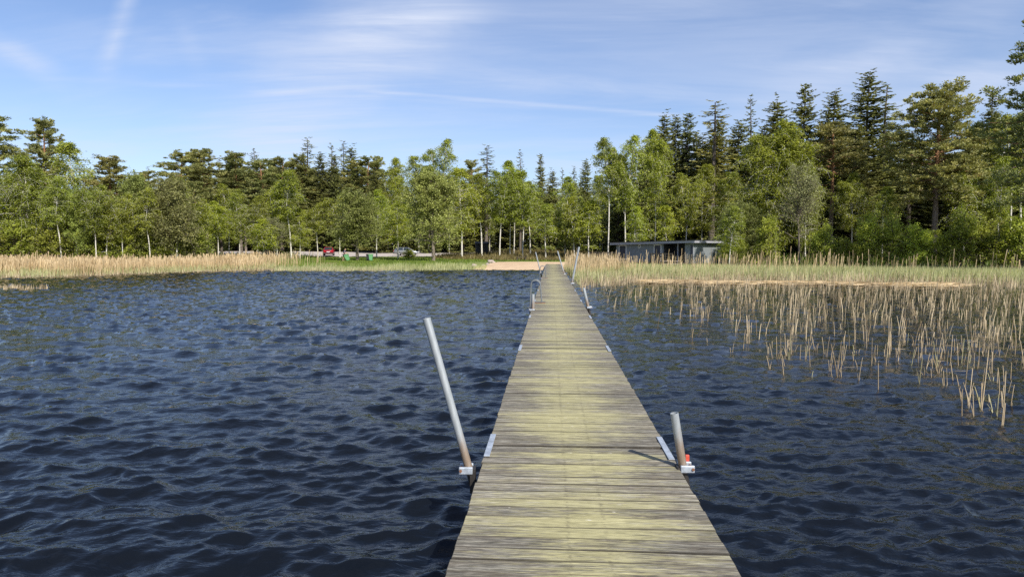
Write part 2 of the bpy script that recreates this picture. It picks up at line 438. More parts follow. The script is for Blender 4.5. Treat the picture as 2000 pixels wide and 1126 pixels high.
def sand_mat():
    m = bpy.data.materials.new('beach_sand'); N = NT(m)
    co = N.n('ShaderNodeTexCoord').outputs['Object']
    xyz = N.n('ShaderNodeSeparateXYZ', {0: co})
    c = N.mix(N.noise(co, 1.2, 6, .65), (0.48, 0.33, 0.19, 1), (0.70, 0.52, 0.33, 1))
    c = N.mix(N.smooth(N.noise(N.mapping(co, (.5, 2.2, 1)), 1.0, 4), .56, .66), c, (0.38, 0.25, 0.14, 1))
    nm = N.n('ShaderNodeBump', {'Height': N.noise(co, 5, 5), 'Strength': .8, 'Distance': .08}).outputs[0]
    N.out(principled(N, c, .95, 0, nm)); return m
def gravel_mat():
    m = bpy.data.materials.new('road_gravel'); N = NT(m)
    co = N.n('ShaderNodeTexCoord').outputs['Object']
    c = N.mix(N.noise(co, .5, 6, .6), (0.36, 0.31, 0.27, 1), (0.52, 0.46, 0.41, 1))
    N.out(principled(N, c, .95)); return m

def patch(name, poly_fn, xs, ys, off, mat, label):
    X, Y = np.meshgrid(xs, ys)
    nx = len(xs); V = np.stack([X, Y, ground(X, Y) + off], -1)
    keep = poly_fn(X, Y)
    faces = []; 
    for j in range(len(ys) - 1):
        for i in range(nx - 1):
            if keep[j, i] and keep[j, i+1] and keep[j+1, i] and keep[j+1, i+1]:
                faces.append((j*nx+i, j*nx+i+1, (j+1)*nx+i+1, (j+1)*nx+i))
    V = V.reshape(-1, 3); faces = np.array(faces); used = np.unique(faces)
    mp = np.zeros(len(V), int); mp[used] = np.arange(len(used))
    return tag(link(name, mesh_np(name, V[used], mp[faces], mat, smooth=True)), label, None, None, 'structure')
def f_beach(X, Y):
    wob = .8 * np.sin(X * 1.3) + .5 * np.sin(Y * 1.9 + X)
    xl = -4.6 + .35 * np.clip(Y - 64, 0, 40) * .55
    back = 79.5 + .5 * np.sin(X * .8)
    xr = np.where(Y < 72, 6.2, 6.5 + np.clip(Y - 74, 0, 5) * .75)
    return (X > xl + .4 * wob) & (X < xr + .2 * wob) & (Y < back) & (Y > 62)
patch('beach', f_beach, np.arange(-8, 14, .25), np.arange(60, 86, .3), .075, sand_mat(), 'small beach of reddish sand where the jetty meets the shore')
def f_road(X, Y):
    near = np.interp(X, [-90, -50, -12, -4, 2, 40, 90], [100, 112, 113.5, 116, 121, 122, 118])
    far = np.interp(X, [-90, -50, -14, -5, 2, 40, 90], [112, 138, 140, 130, 127, 128, 124])
    return (Y > near + .4 * np.sin(X * .7)) & (Y < far)
patch('road', f_road, np.arange(-75, 60, 1.0), np.arange(98, 144, .6), .07, gravel_mat(), 'pale gravel parking area and road along the wood')

# ------------------------------------------------------------------ water
def ocean_tile(Ng, L, lam, wdir, seed, spread=2.0, cut=.03):
    rg = np.random.default_rng(seed)
    k1 = 2 * PI * np.fft.fftfreq(Ng, L / Ng)
    kx, ky = np.meshgrid(k1, k1); k = np.hypot(kx, ky); k[0, 0] = 1
    kp = 2 * PI / lam
    P = np.exp(-1.1 * (kp / k) ** 2) / k ** 3.7 * np.exp(-(k * cut) ** 2)
    c = (kx * wdir[0] + ky * wdir[1]) / k
    P *= .03 + np.abs(c) ** spread
    P[0, 0] = 0
    hk = (rg.normal(size=k.shape) + 1j * rg.normal(size=k.shape)) * np.sqrt(P)
    h = np.fft.ifft2(hk).real; s = h.std(); hk /= s
    return (h / s, np.fft.ifft2(-1j * kx / k * hk).real, np.fft.ifft2(-1j * ky / k * hk).real)
def sample(T, L, X, Y):
    n = T.shape[0]
    fx = (X / L * n) % n; fy = (Y / L * n) % n
    i = np.floor(fx).astype(int) % n; j = np.floor(fy).astype(int) % n; a = fx - np.floor(fx); b = fy - np.floor(fy)
    i1, j1 = (i + 1) % n, (j + 1) % n
    return (T[j, i]*(1-a)*(1-b) + T[j, i1]*a*(1-b) + T[j1, i]*(1-a)*b + T[j1, i1]*a*b)
rows = [0.6]
while rows[-1] < 84: rows.append(rows[-1] + min(.17, max(.022, rows[-1] ** 2 / 1386 * 1.25)))
rows = np.array(rows); us = np.linspace(-1.4, 1.4, 1000)
Yg = np.repeat(rows[:, None], len(us), 1); Xg = us[None, :] * (Yg + 4.5)
wd = np.array([-.30, -.954])
A = ocean_tile(512, 17.3, 1.05, wd, 3, 4.0)
B = ocean_tile(512, 9.1, .50, np.array([.25, -.97]), 9, 2.2, .013)
dock_x = .222 + Yg * .059
right = 1 / (1 + np.exp(-(Xg - dock_x) / .5))
inreed = np.clip((Xg - 3.5) / 5, 0, 1) * np.clip((Yg - 9) / 8, 0, 1)
amp = .0178 * (1 - .45 * right) * (1 - .5 * inreed) * (.8 + .45 * (sample(A[0], 17.3, Xg * .11 + 3, Yg * .06) * .5 + .5).clip(0, 1))
amp *= np.interp(Yg, [0, 6, 20, 60, 84], [1.1, 1.05, 1.2, 1.45, 1.1])
amp2 = .0082 + .0018 * right
hA, dA, eA = (sample(t, 17.3, Xg, Yg) for t in A)
hB, dB, eB = (sample(t, 9.1, Xg + .3 * Yg, Yg - .2 * Xg) for t in B)
fade = np.clip((100 - np.abs(Xg)) / 20, 0, 1)
Zg = (amp * hA + amp2 * hB) * fade
Xw = Xg - .85 * amp * dA - .6 * amp2 * dB
Yw = Yg - .85 * amp * eA - .6 * amp2 * eB
Vw = np.stack([Xw, Yw, Zg], -1).reshape(-1, 3)
nx, ny = len(us), len(rows)
ii = np.arange(nx - 1)[None, :] + nx * np.arange(ny - 1)[:, None]
Fw = np.stack([ii, ii + 1, ii + nx + 1, ii + nx], -1).reshape(-1, 4)
tag(link('water', mesh_np('water', Vw, Fw, M['water'], smooth=True)), 'dark blue rippled lake water', None, None, 'structure')
for nm_, (x0, x1, y0, y1) in {'water': (-400, 400, -60, .62)}.items():
    V, Fc = sheet(np.linspace(x0, x1, 12), np.linspace(y0, y1, 6), lambda X, Y: X * 0 - .03)
    tag(link('water', mesh_np('water', V, Fc, M['water'])), 'open lake behind the viewpoint', None, None, 'structure')

# ------------------------------------------------------------------ jetty
YAW = math.atan(.059)
JC, JS = math.cos(YAW), math.sin(YAW)
def dk(x, y, z=DECK): return (.222 + x * JC + y * JS, -x * JS + y * JC, z)
HALF = .748
jetty = tag(empty('jetty', (.222, 0, 0), -YAW), 'long narrow grey plank jetty with yellow lichen down its middle', 'jetty')
JOINTS = [5.45, 10.9, 15.95, 20.9, 26, 31.2, 36.4, 41.6, 46.8, 52, 57.2, 62.4]
ends = [-1.2] + JOINTS + [70.8]
rg = np.random.default_rng(11)
for a, b in zip(ends[:-1], ends[1:]):
    mb = MB(); y = a + .004
    while y < b - .03:
        w = min(.142 + rg.normal() * .004, b - y - .003)
        if w < .04: break
        e = rg.normal(0, .0035, 2); tz = rg.normal(0, .0022, 4); sk = rg.normal(0, .003)
        x0, x1 = -HALF + e[0], HALF + e[1]
        gp = .0012 + .0036 * rg.random() ** 1.5; y0, y1 = y + gp, y + w - gp
        r = .0035; zt = DECK
        V = [(x0, y0+sk, zt-.028), (x1, y0-sk, zt-.028), (x1, y1-sk, zt-.028), (x0, y1+sk, zt-.028),
             (x0, y0+sk, zt-r+tz[0]), (x1, y0-sk, zt-r+tz[1]), (x1, y1-sk, zt-r+tz[2]), (x0, y1+sk, zt-r+tz[3]),
             (x0+r, y0+r+sk, zt+tz[0]), (x1-r, y0+r-sk, zt+tz[1]), (x1-r, y1-r-sk, zt+tz[2]), (x0+r, y1-r+sk, zt+tz[3])]
        fs = [(0,3,2,1)] + [(i, (i+1)%4, 4+(i+1)%4, 4+i) for i in range(4)] + [(4+i, 4+(i+1)%4, 8+(i+1)%4, 8+i) for i in range(4)] + [(8,9,10,11)]
        mb.add(V, fs, float(rg.random()))
        y += w + .001
    mb.build('deck_section', M['deck'], jetty)
    bm_ = MB()
    for xx in (-.66, 0, .60): bm_.box((xx, a + .02, DECK - .20), (xx + .07, b - .02, DECK - .0295))
    bm_.build('support_beam', M['beam'], jetty)
for j in JOINTS:
    for s in (-1, 1):
        m_ = MB(); m_.box((s*.726 - .024, j - .05 - .28, DECK + .004), (s*.726 + .024, j - .05 + .34, DECK + .011), bev=.002)
        m_.build('edge_plate', M['plate'], jetty)
for j in JOINTS[::1]:
    m_ = MB(); m_.box((-.70, j - .55, DECK - .30), (.70, j - .40, DECK - .202)); m_.build('cross_beam', M['beam'], jetty)

# ------------------------------------------------------------------ poles
def pole(px_base, py_base, px_top, py_top, rad, label, dark=False, clamp='left', lean_y=0.0, orange=False):
    p = on_plane(px_base, py_base, DECK)
    t = at_depth(px_top, py_top, p[1] + lean_y)
    root = tag(empty('mooring_pole', tuple(p)), label, 'pole', 'steel poles along the jetty')
    v = Vector(t - p); n = v.normalized()
    mb = MB(); mb.tube([n * -.04, n * (v.length * .33), n * (v.length * .66), v], rad, 14, cap=False)
    mb.tube([v, v - n * .12], rad * .86, 14, cap=False); 
    # annular rim
    a = n.orthogonal().normalized(); b = n.cross(a)
    o_ = [v + (a*math.cos(2*PI*k/14) + b*math.sin(2*PI*k/14)) * rad for k in range(14)]
    i_ = [v + (a*math.cos(2*PI*k/14) + b*math.sin(2*PI*k/14)) * rad * .86 for k in range(14)]
    mb.add(o_ + i_, [(k, (k+1)%14, 14+(k+1)%14, 14+k) for k in range(14)])
    mb.build('tube', M['pole'], root)
    s = MB(); s.tube([n * -.04, n * -1.6], rad * .97, 12); s.build('submerged_tube', M['dark_steel'], root)
    sg = -1 if clamp == 'left' else 1
    c = MB()
    c.box((-rad*1.0 if sg > 0 else -rad*2.4, -rad*1.9, -.025), (rad*2.4 if sg > 0 else rad*1.0, -rad*1.15, .03), bev=.006)
    c.box((-rad*1.0 if sg > 0 else -rad*2.4, rad*1.15, -.025), (rad*2.4 if sg > 0 else rad*1.0, rad*1.9, .03), bev=.006)
    c.box((sg*rad*1.2 - rad*.35, -rad*1.15, -.02), (sg*rad*1.2 + rad*.9*sg*.0 + rad*.35, rad*1.15, .0), bev=.004)
    co = c.build('clamp', M['plate'], root)
    bt = MB(); bt.tube([(sg*rad*1.95, -rad*2.15, .004), (sg*rad*1.95, rad*2.15, .004)], .011, 8); bt.build('bolt', M['rust'], co)
    br = MB(); br.box((-sg*rad*1.0 - .02, -rad*1.6, -.17), (-sg*rad*1.0 + .02, rad*1.6, .012)); br.build('bracket', M['dark_steel'], root)
    if orange:
        g = MB(); g.box((rad*1.1, rad*1.95, -.03), (rad*2.1, rad*2.7, .075), bev=.006); g.build('orange_wedge', M['orange'], root)
    return root
pole(916, 915, 833, 621, .030, 'tall galvanised pole leaning left on the near left jetty edge', clamp='left')
pole(1334, 912, 1317, 806, .031, 'short stub pole with an orange wedge at the near right jetty edge', clamp='right', orange=True)
pole(1041, 605, 1041, 574, .045, 'short upright pole before the nearer bathing ladder on the left', clamp='left')
pole(1149, 600, 1140, 562, .042, 'short pole leaning left at the right jetty edge before the reeds', clamp='right')
pole(1117, 553, 1131, 482, .046, 'tall pole leaning right, farther along the right jetty edge', clamp='right')
pole(1102, 535, 1089, 490, .040, 'tall thin pole leaning left on the far right jetty edge', clamp='right')
pole(1056, 532, 1046, 492, .038, 'thin pole leaning left on the far left jetty edge beside the beach', clamp='left')

def ladder(yl, label, s=1.0):
    root = tag(empty('bathing_ladder', dk(-HALF, yl, DECK), -YAW), label, 'ladder', 'bathing ladders on the jetty')
    for dy in (-.25, .25):
        h = .66 * s
        pts = [(.25, dy, .02), (.23, dy, .25*s), (.20, dy, h*.86)]
        for k in range(1, 8):
            a = PI * k / 8
            pts.append((.20 - .14 * (1 - math.cos(a)) , dy, h*.86 + .12 * math.sin(a)))
        pts += [(-.085, dy, h*.6), (-.10, dy, 0), (-.12, dy, -1.2)]
        m_ = MB(); m_.tube(pts, .016, 10); m_.build('handrail', M['galv'], root)
        m_ = MB(); m_.box((-.03, dy - .04, .004), (.36, dy + .04, .022), bev=.003); m_.build('foot_plate', M['rust'] if dy < 0 else M['galv'], root)
    for z in (-.15, -.42, -.7):
        m_ = MB(); m_.box((-.15, -.25, z), (-.07, .25, z + .03)); m_.build('rung', M['galv'], root)
    return root
ladder(20.1, 'nearer of two steel bathing ladders with curved handrails on the left jetty edge')
ladder(37.0, 'farther of two steel bathing ladders with curved handrails on the left jetty edge')

# ------------------------------------------------------------------ plants: generators (numpy)
def tube_np(pts, rad, n=5):
    pts = np.asarray(pts, float); rad = np.asarray(rad, float)
    t = np.gradient(pts, axis=0); t /= np.linalg.norm(t, axis=1)[:, None] + 1e-9
    up = np.where(np.abs(t[:, 2:3]) > .9, np.array([[1., 0, 0]]), np.array([[0., 0, 1]]))
    a = np.cross(t, up); a /= np.linalg.norm(a, axis=1)[:, None] + 1e-9
    b = np.cross(t, a)
    th = np.arange(n) * 2 * PI / n
    V = pts[:, None, :] + rad[:, None, None] * (a[:, None, :] * np.cos(th)[None, :, None] + b[:, None, :] * np.sin(th)[None, :, None])
    m = len(pts)
    i = np.arange(m - 1)[:, None] * n; k = np.arange(n)[None, :]
    Fq = np.stack([i + k, i + (k + 1) % n, i + n + (k + 1) % n, i + n + k], -1).reshape(-1, 4)
    return V.reshape(-1, 3), Fq
class Wood:
    def __init__(s): s.V = []; s.F = []; s.b = 0
    def tube(s, pts, rad, n=5):
        v, f = tube_np(pts, rad, n); s.V.append(v); s.F.append(f + s.b); s.b += len(v)
    def mesh(s, name, mat): return mesh_np(name, np.concatenate(s.V), np.concatenate(s.F), mat, smooth=True)
def unit(v): return v / (np.linalg.norm(v, axis=-1, keepdims=True) + 1e-9)
def leaves(name, C, D, Ln, Wd, rg, mat, rnd=None):
    n = len(C); D = unit(D)
    S = unit(np.cross(D, rg.normal(size=(n, 3))))
    l = Ln[:, None] / 2; w = Wd[:, None] / 2
    V = np.stack([C - D*l, C + S*w - D*l*.15, C + D*l, C - S*w - D*l*.15], 1).reshape(-1, 3)
    return mesh_np(name, V, np.arange(4*n).reshape(-1, 4), mat, rg.random(n) if rnd is None else rnd)
def bez(p, d, L, droop, n=5, wig=.06, rg=None):
    t = np.linspace(0, 1, n)[:, None]
    q = p + d * L * t + np.array([0, 0, -1.]) * droop * L * t ** 2
    if rg is not None: q[1:] += rg.normal(0, wig * L * .3, (n - 1, 3))
    return q

def make_broadleaf(seed, H=20., cb=.3, Rad=3.2, nl=44, tw=7, lf=26, leaf=(.13, .27), up=(.5, 1.1), droop=.25, shape='oval', bark='bark_birch',
                   mat='birch_leaf', r0=.17, fork=0, bend=.5, hang=.5, sig=.30, stems=1, twig_r=.012):
    rg = np.random.default_rng(seed); wd = Wood(); C = []; D = []; CR = []
    for st in range(stems):
        ang0 = rg.uniform(0, 2*PI)
        lean = (0 if stems == 1 else rg.uniform(.10, .28)) * np.array([math.cos(ang0), math.sin(ang0), 0])
        n = 14; t = np.linspace(0, 1, n)
        ph = rg.uniform(0, 6.28, 4); Hs = H * (1 if st == 0 else rg.uniform(.75, .97))
        tr = np.stack([bend * .5 * (np.sin(t*4.2 + ph[0]) - math.sin(ph[0])) * t + lean[0]*H*t*.5 + bend*.12*np.sin(t*13+ph[2])*t,
                       bend * .5 * (np.sin(t*3.6 + ph[1]) - math.sin(ph[1])) * t + lean[1]*H*t*.5, t * Hs * .97], -1)
        wd.tube(tr, r0 * (1 - .93 * t ** .9) * (1 if stems == 1 else .6) + .012, 8)
        axes = [(tr, t, 1.0)]
        for fk in range(fork):
            ti = rg.uniform(.35, .6); az = rg.uniform(0, 6.28)
            p = np.array([np.interp(ti, t, tr[:, k]) for k in range(3)])
            d_ = unit(np.array([math.cos(az)*.25, math.sin(az)*.25, 1.]))
            LL = H * (1 - ti) * rg.uniform(.7, .92)
            pt = bez(p, d_, LL, .02, 8, .05, rg)
            wd.tube(pt, np.linspace(r0*.48, .018, 8), 6); axes.append((pt, np.linspace(ti, ti + (1-ti)*.9, 8), .75))
        for ax, tt, sc in axes:
            for i in range(int(nl * sc / (stems ** .6))):
                u = rg.uniform(0, 1) ** .85
                ti = cb + (0.985 - cb) * u
                if ti < tt[0] or ti > tt[-1]: continue
                p = np.array([np.interp(ti, tt, ax[:, k]) for k in range(3)])
                if shape == 'oval': pr = (math.sin(PI * (u * .86 + .10)) ** .75)
                elif shape == 'top': pr = (math.sin(PI * (u ** 1.3 * .78 + .14)) ** .9)
                else: pr = math.sqrt(max(.03, 1 - (u * 1.12 - .22) ** 2))
                L = Rad * pr * rg.uniform(.55, 1.1) * sc ** .5
                az = rg.uniform(0, 2*PI); el = rg.uniform(*up) * (.4 + .6 * u)
                d_ = np.array([math.cos(az)*math.cos(el), math.sin(az)*math.cos(el), math.sin(el)])
                pt = bez(p, d_, L, droop * rg.uniform(.5, 1.3), 6, .10, rg)
                wd.tube(pt, np.linspace(.05 * (1.1 - ti) * (L / 3) + .018, .010, 6), 4)
                for k in range(tw):
                    s_ = rg.uniform(.22, 1.02)
                    q = np.array([np.interp(s_, np.linspace(0, 1, 6), pt[:, j]) for j in range(3)])
                    dd = unit(d_ * .6 + rg.normal(0, .8, 3) + np.array([0, 0, -.35 * min(hang, 1)]))
                    l2 = L * rg.uniform(.16, .42) + .15
                    tp = bez(q, dd, l2, hang * rg.uniform(.4, 1.3), 4, .05, rg)
                    if k % 2 == 0: wd.tube(tp, np.linspace(twig_r, .005, 4), 3)
                    m = max(3, int(lf * rg.uniform(.4, 1.5)))
                    s2 = rg.uniform(.1, 1.12, m)
                    cc = np.stack([np.interp(s2, np.linspace(0, 1, 4), tp[:, j]) for j in range(3)], -1) + rg.normal(0, sig * .5, (m, 3))
                    C.append(cc); D.append(rg.normal(size=(m, 3)) + np.array([0, 0, -.5 * hang]))
                    CR.append(np.clip(rg.normal(rg.uniform(.2, .8), .2, m), 0, 1))
    C = np.concatenate(C); D = np.concatenate(D); n = len(C)
    Ln = rg.uniform(leaf[0], leaf[1], n)
    return wd.mesh('trunk', M[bark]), leaves('crown', C, D, Ln, Ln * rg.uniform(.55, .9, n), rg, M[mat], np.concatenate(CR))

def make_pine(seed, H=20., cb=.5, Rad=3.0, nl=46, flat=.72, r0=.22, bend=.5, dead=6, pad=1.0, lop=0.0):
    rg = np.random.default_rng(seed); wd = Wood(); C = []; D = []; CR = []
    n = 14; t = np.linspace(0, 1, n); ph = rg.uniform(0, 6.28, 4)
    tr = np.stack([bend*.5*(np.sin(t*3.4+ph[0])-math.sin(ph[0]))*t, bend*.5*(np.sin(t*3+ph[1])-math.sin(ph[1]))*t, t*H*.97], -1)
    wd.tube(tr, r0*(1-.85*t**1.1)+.02, 9)
    for i in range(dead):
        ti = rg.uniform(cb*.45, cb); az = rg.uniform(0, 6.28); L = rg.uniform(.5, 1.8)
        p = np.array([np.interp(ti, t, tr[:, k]) for k in range(3)])
        wd.tube(bez(p, np.array([math.cos(az), math.sin(az), rg.uniform(-.1,.25)]), L, .1, 5, .12, rg), np.linspace(.04, .008, 5), 4)
    for i in range(nl):
        u = (i + rg.uniform(0, 1)) / nl; ti = cb + (.99 - cb) * u
        p = np.array([np.interp(ti, t, tr[:, k]) for k in range(3)])
        pr = max(.18, math.sin(PI * min(1, u * flat + .22)) ** .8 if u < .93 else .45)
        pr *= rg.choice([.55, .85, 1.0, 1.12], p=[.2, .3, .35, .15])
        az = i * 2.399 + rg.normal(0, .5); L = Rad * pr * (1 + lop * math.cos(az))
        el = rg.uniform(-.25, .45) + .7 * max(0, u - .55)
        d_ = np.array([math.cos(az)*math.cos(el), math.sin(az)*math.cos(el), math.sin(el)])
        pt = bez(p, d_, L, -.10 * rg.uniform(0, 1.6) + .06, 6, .12, rg)
        wd.tube(pt, np.linspace(.065*(1.15-u)+.02, .012, 6), 5)
        npad = max(3, int(4 + L * 3.6 * pad))
        for k in range(npad):
            s_ = rg.uniform(.25, 1.05)
            q = np.array([np.interp(s_, np.linspace(0, 1, 6), pt[:, j]) for j in range(3)])
            side = np.array([-d_[1], d_[0], 0]); q = q + side * rg.normal(0, .17 * L * s_) + np.array([0, 0, rg.uniform(-.22, .34)])
            m = int(rg.uniform(24, 50)); rx = rg.uniform(.22, .52)
            e = rg.normal(0, 1, (m, 3)); e = unit(e) * (rg.uniform(0, 1, (m, 1)) ** .45)
            cc = q + e * np.array([rx, rx, rx * .52])
            C.append(cc); D.append(e * np.array([1, 1, .7]) + np.array([0, 0, .45]) + rg.normal(0, .35, (m, 3)) + d_ * .3)
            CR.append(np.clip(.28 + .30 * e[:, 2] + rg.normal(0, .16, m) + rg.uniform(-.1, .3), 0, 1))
    C = np.concatenate(C); D = np.concatenate(D); m = len(C)
    Ln = rg.uniform(.14, .33, m)
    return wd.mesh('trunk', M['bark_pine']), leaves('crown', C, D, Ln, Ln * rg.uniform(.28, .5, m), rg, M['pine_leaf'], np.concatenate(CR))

def make_spruce(seed, H=20., cb=.06, Rad=2.7, step=.42, per=6, dens=15, r0=.19, sparse=0.0, exp=.8, droop=.25):
    rg = np.random.default_rng(seed); wd = Wood(); C = []; D = []; CR = []; LN = []
    t = np.linspace(0, 1, 8)
    tr = np.stack([.15*np.sin(t*3+seed)*t, .15*np.cos(t*2.5+seed)*t - 0.15*t, t*H], -1)
    wd.tube(tr, r0*(1-.95*t)+.012, 7)
    z = cb * H; 
    while z < H - .15:
        u = z / H; rr = Rad * (1 - u) ** exp * rg.uniform(.72, 1.15) + .16
        k0 = rg.uniform(0, 6.28); cnt = per if u < .9 else 4
        for k in range(cnt):
            if rg.uniform() < sparse: continue
            az = k0 + k * 2*PI/cnt + rg.normal(0, .22); L = rr * rg.uniform(.5, 1.2)
            el = rg.uniform(-.32, .15) + .75 * max(0, u - .55)
            d_ = np.array([math.cos(az)*math.cos(el), math.sin(az)*math.cos(el), math.sin(el)])
            p = np.array([0, 0, z + rg.normal(0, .36)]); p[:2] += [np.interp(u, t, tr[:, 0]), np.interp(u, t, tr[:, 1])]
            s = np.linspace(0, 1, 5)
            pt = p + d_*L*s[:, None] + np.array([0,0,1.])*(L*(-droop*np.sin(s*2.4)*.8 + .10*s**3))[:, None]
            if L > .5: wd.tube(pt, np.linspace(.03, .008, 5), 3)
            m = int(dens * (L + .30)) + 4
            s_ = rg.uniform(.12 if u > .5 else .28, 1.03, m); q = np.stack([np.interp(s_, s, pt[:, j]) for j in range(3)], -1)
            side = np.array([-d_[1], d_[0], 0.]); sg = rg.choice([-1., 1.], m)[:, None]
            dd = d_ * .75 + side * sg * rg.uniform(.2, 1.1, (m, 1)) + np.array([0, 0, -1.]) * rg.uniform(-.25, 1.05, (m, 1))
            ln = (.20 + .42 * rg.uniform(0, 1, m)) * (1.08 - .45 * s_) * (.45 + .65 * (1 - u))
            dd = unit(dd)
            C.append(q + dd * ln[:, None] * .45); D.append(dd); LN.append(ln)
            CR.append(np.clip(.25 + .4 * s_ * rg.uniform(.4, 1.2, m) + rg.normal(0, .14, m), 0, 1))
        z += step * rg.uniform(.7, 1.25) * (1.1 - .45 * u)
    C = np.concatenate(C); D = np.concatenate(D); LN = np.concatenate(LN)
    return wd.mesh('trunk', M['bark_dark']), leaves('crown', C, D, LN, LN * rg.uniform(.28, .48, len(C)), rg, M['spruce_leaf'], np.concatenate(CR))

VAR = {}
def var(key, pair, H, Rd): VAR[key] = (pair[0], pair[1], H, Rd)
for i in range(3): var('birch%d' % i, make_broadleaf(20+i, cb=[.30,.36,.27][i], Rad=3.0, nl=80, tw=7, lf=26, fork=i % 2, droop=.55, hang=1.3, r0=.09, up=(.55, 1.25), leaf=(.10, .21)), 20, 3.0)
for i in range(2): var('slim%d' % i, make_broadleaf(30+i, cb=[.48,.42][i], Rad=2.3, nl=54, tw=7, lf=20, shape='top', fork=1+i, droop=.5, hang=1.4, r0=.085, up=(.5, 1.2), bend=.9, leaf=(.12, .22)), 20, 2.3)
for i in range(2): var('full%d' % i, make_broadleaf(40+i, cb=.14, Rad=4.6, nl=130, tw=8, lf=27, fork=2, droop=.5, hang=1.2, r0=.19, leaf=(.11,.22), up=(.5, 1.3), bend=1.0), 20, 4.6)
for i in range(2): var('young%d' % i, make_broadleaf(50+i, cb=.22, H=10, Rad=1.7, nl=62, tw=6, lf=22, fork=0, droop=.45, hang=1.0, r0=.06, leaf=(.09,.17), up=(.55, 1.2), bend=.4, sig=.22), 10, 1.7)
for i in range(2): var('alder%d' % i, make_broadleaf(60+i, cb=.2, H=12, Rad=4.2, nl=88, tw=8, lf=20, shape='round', fork=3, droop=.16, hang=.25, r0=.24, bark='bark_alder', mat='alder_leaf', leaf=(.12,.25), up=(.25, 1.1), bend=.7), 12, 4.2)
for i in range(1): var('bare%d' % i, make_broadleaf(70+i, cb=.28, H=12, Rad=3.6, nl=64, tw=8, lf=12, shape='round', fork=3, droop=.05, hang=.1, r0=.15, bark='bark_alder', mat='twig', leaf=(.08,.18), up=(.4, 1.2), bend=.7, twig_r=.02), 12, 3.6)
for i in range(3): var('shrub%d' % i, make_broadleaf(80+i, cb=.08, H=4.5, Rad=1.5, nl=60, tw=6, lf=12, shape='round', stems=4, droop=.12, hang=.2, r0=.05, bark='bark_alder', mat='shrub_leaf', leaf=(.08,.17), up=(.5, 1.25), bend=.4, sig=.2), 4.5, 1.9)
for i in range(4): var('pine%d' % i, make_pine(100+i, cb=[.52,.45,.6,.38][i], Rad=[3.0,2.8,3.2,3.0][i], nl=[60,66,50,76][i], dead=5), 20, 3.0)
var('pine_big', make_pine(131, cb=.36, Rad=4.6, nl=104, flat=.74, r0=.27, dead=9, pad=1.1, bend=.25), 20, 4.6)
var('pine_lop', make_pine(141, cb=.30, Rad=5.0, nl=80, r0=.28, dead=4, pad=1.0, bend=.4), 20, 5.0)
for i in range(3): var('spruce%d' % i, make_spruce(200+i, Rad=[2.7,2.9,2.5][i], dens=34, exp=.52, per=5, step=.235), 20, 2.7)
for i in range(2): var('thin%d' % i, make_spruce(210+i, cb=.25, Rad=[2.5,2.2][i], step=.42, per=4, dens=17, sparse=.18, exp=.62, droop=.32), 20, 2.4)
NAMES = {'birch': ('birch_tree', 'birch'), 'slim': ('birch_tree', 'birch'), 'full': ('birch_tree', 'birch'), 'young': ('birch_tree', 'young birch'),
         'alder': ('alder_tree', 'alder'), 'bare': ('bare_tree', 'tree'), 'shrub': ('shrub', 'shrub'), 'pine': ('pine_tree', 'pine'),
         'pine_big': ('pine_tree', 'pine'), 'pine_lop': ('pine_tree', 'pine'), 'spruce': ('spruce_tree', 'spruce'), 'thin': ('spruce_tree', 'spruce')}
tr_rg = np.random.default_rng(77)
def plant(key, X, Y, H, Rd, label, group=None, tint=None, z=None, rot=None, lean=(0, 0)):
    tm, cm, H0, R0 = VAR[key]
    nm_, cat = NAMES[key.rstrip('0123456789')]
    o = empty(nm_, (X, Y, gz(X, Y) - .06 if z is None else z), tr_rg.uniform(0, 6.28) if rot is None else rot)
    o.rotation_euler.x, o.rotation_euler.y = lean
    o.scale = (Rd / R0, Rd / R0, H / H0)
    tag(o, label, cat, group)
    tk = link('trunk', tm, None, o); cr = link('crown', cm, None, o)
    k = tr_rg.uniform(.82, 1.15)
    t = tint or (1, 1, 1)
    cr.color = (t[0]*k*tr_rg.uniform(.94, 1.06), t[1]*k, t[2]*k, 1)
    return o
def tree(key, px, top, Y, wpx, label, tint=None, group='trees at the edge of the wood', rot=None, lean=(0, 0)):
    p = at_depth(px, 440, Y); t = at_depth(px, top, Y)
    H = t[2] - gz(p[0], Y); Rd = wpx / 2 / F * Y * {'spruce': 1.75, 'thin': 2.1, 'slim': 1.2, 'birch': 1.2, 'pine': 1.12}.get(key.rstrip('0123456789'), 1.08)
    return plant(key, p[0], Y, H, Rd, label, group, tint, rot=rot, lean=lean)

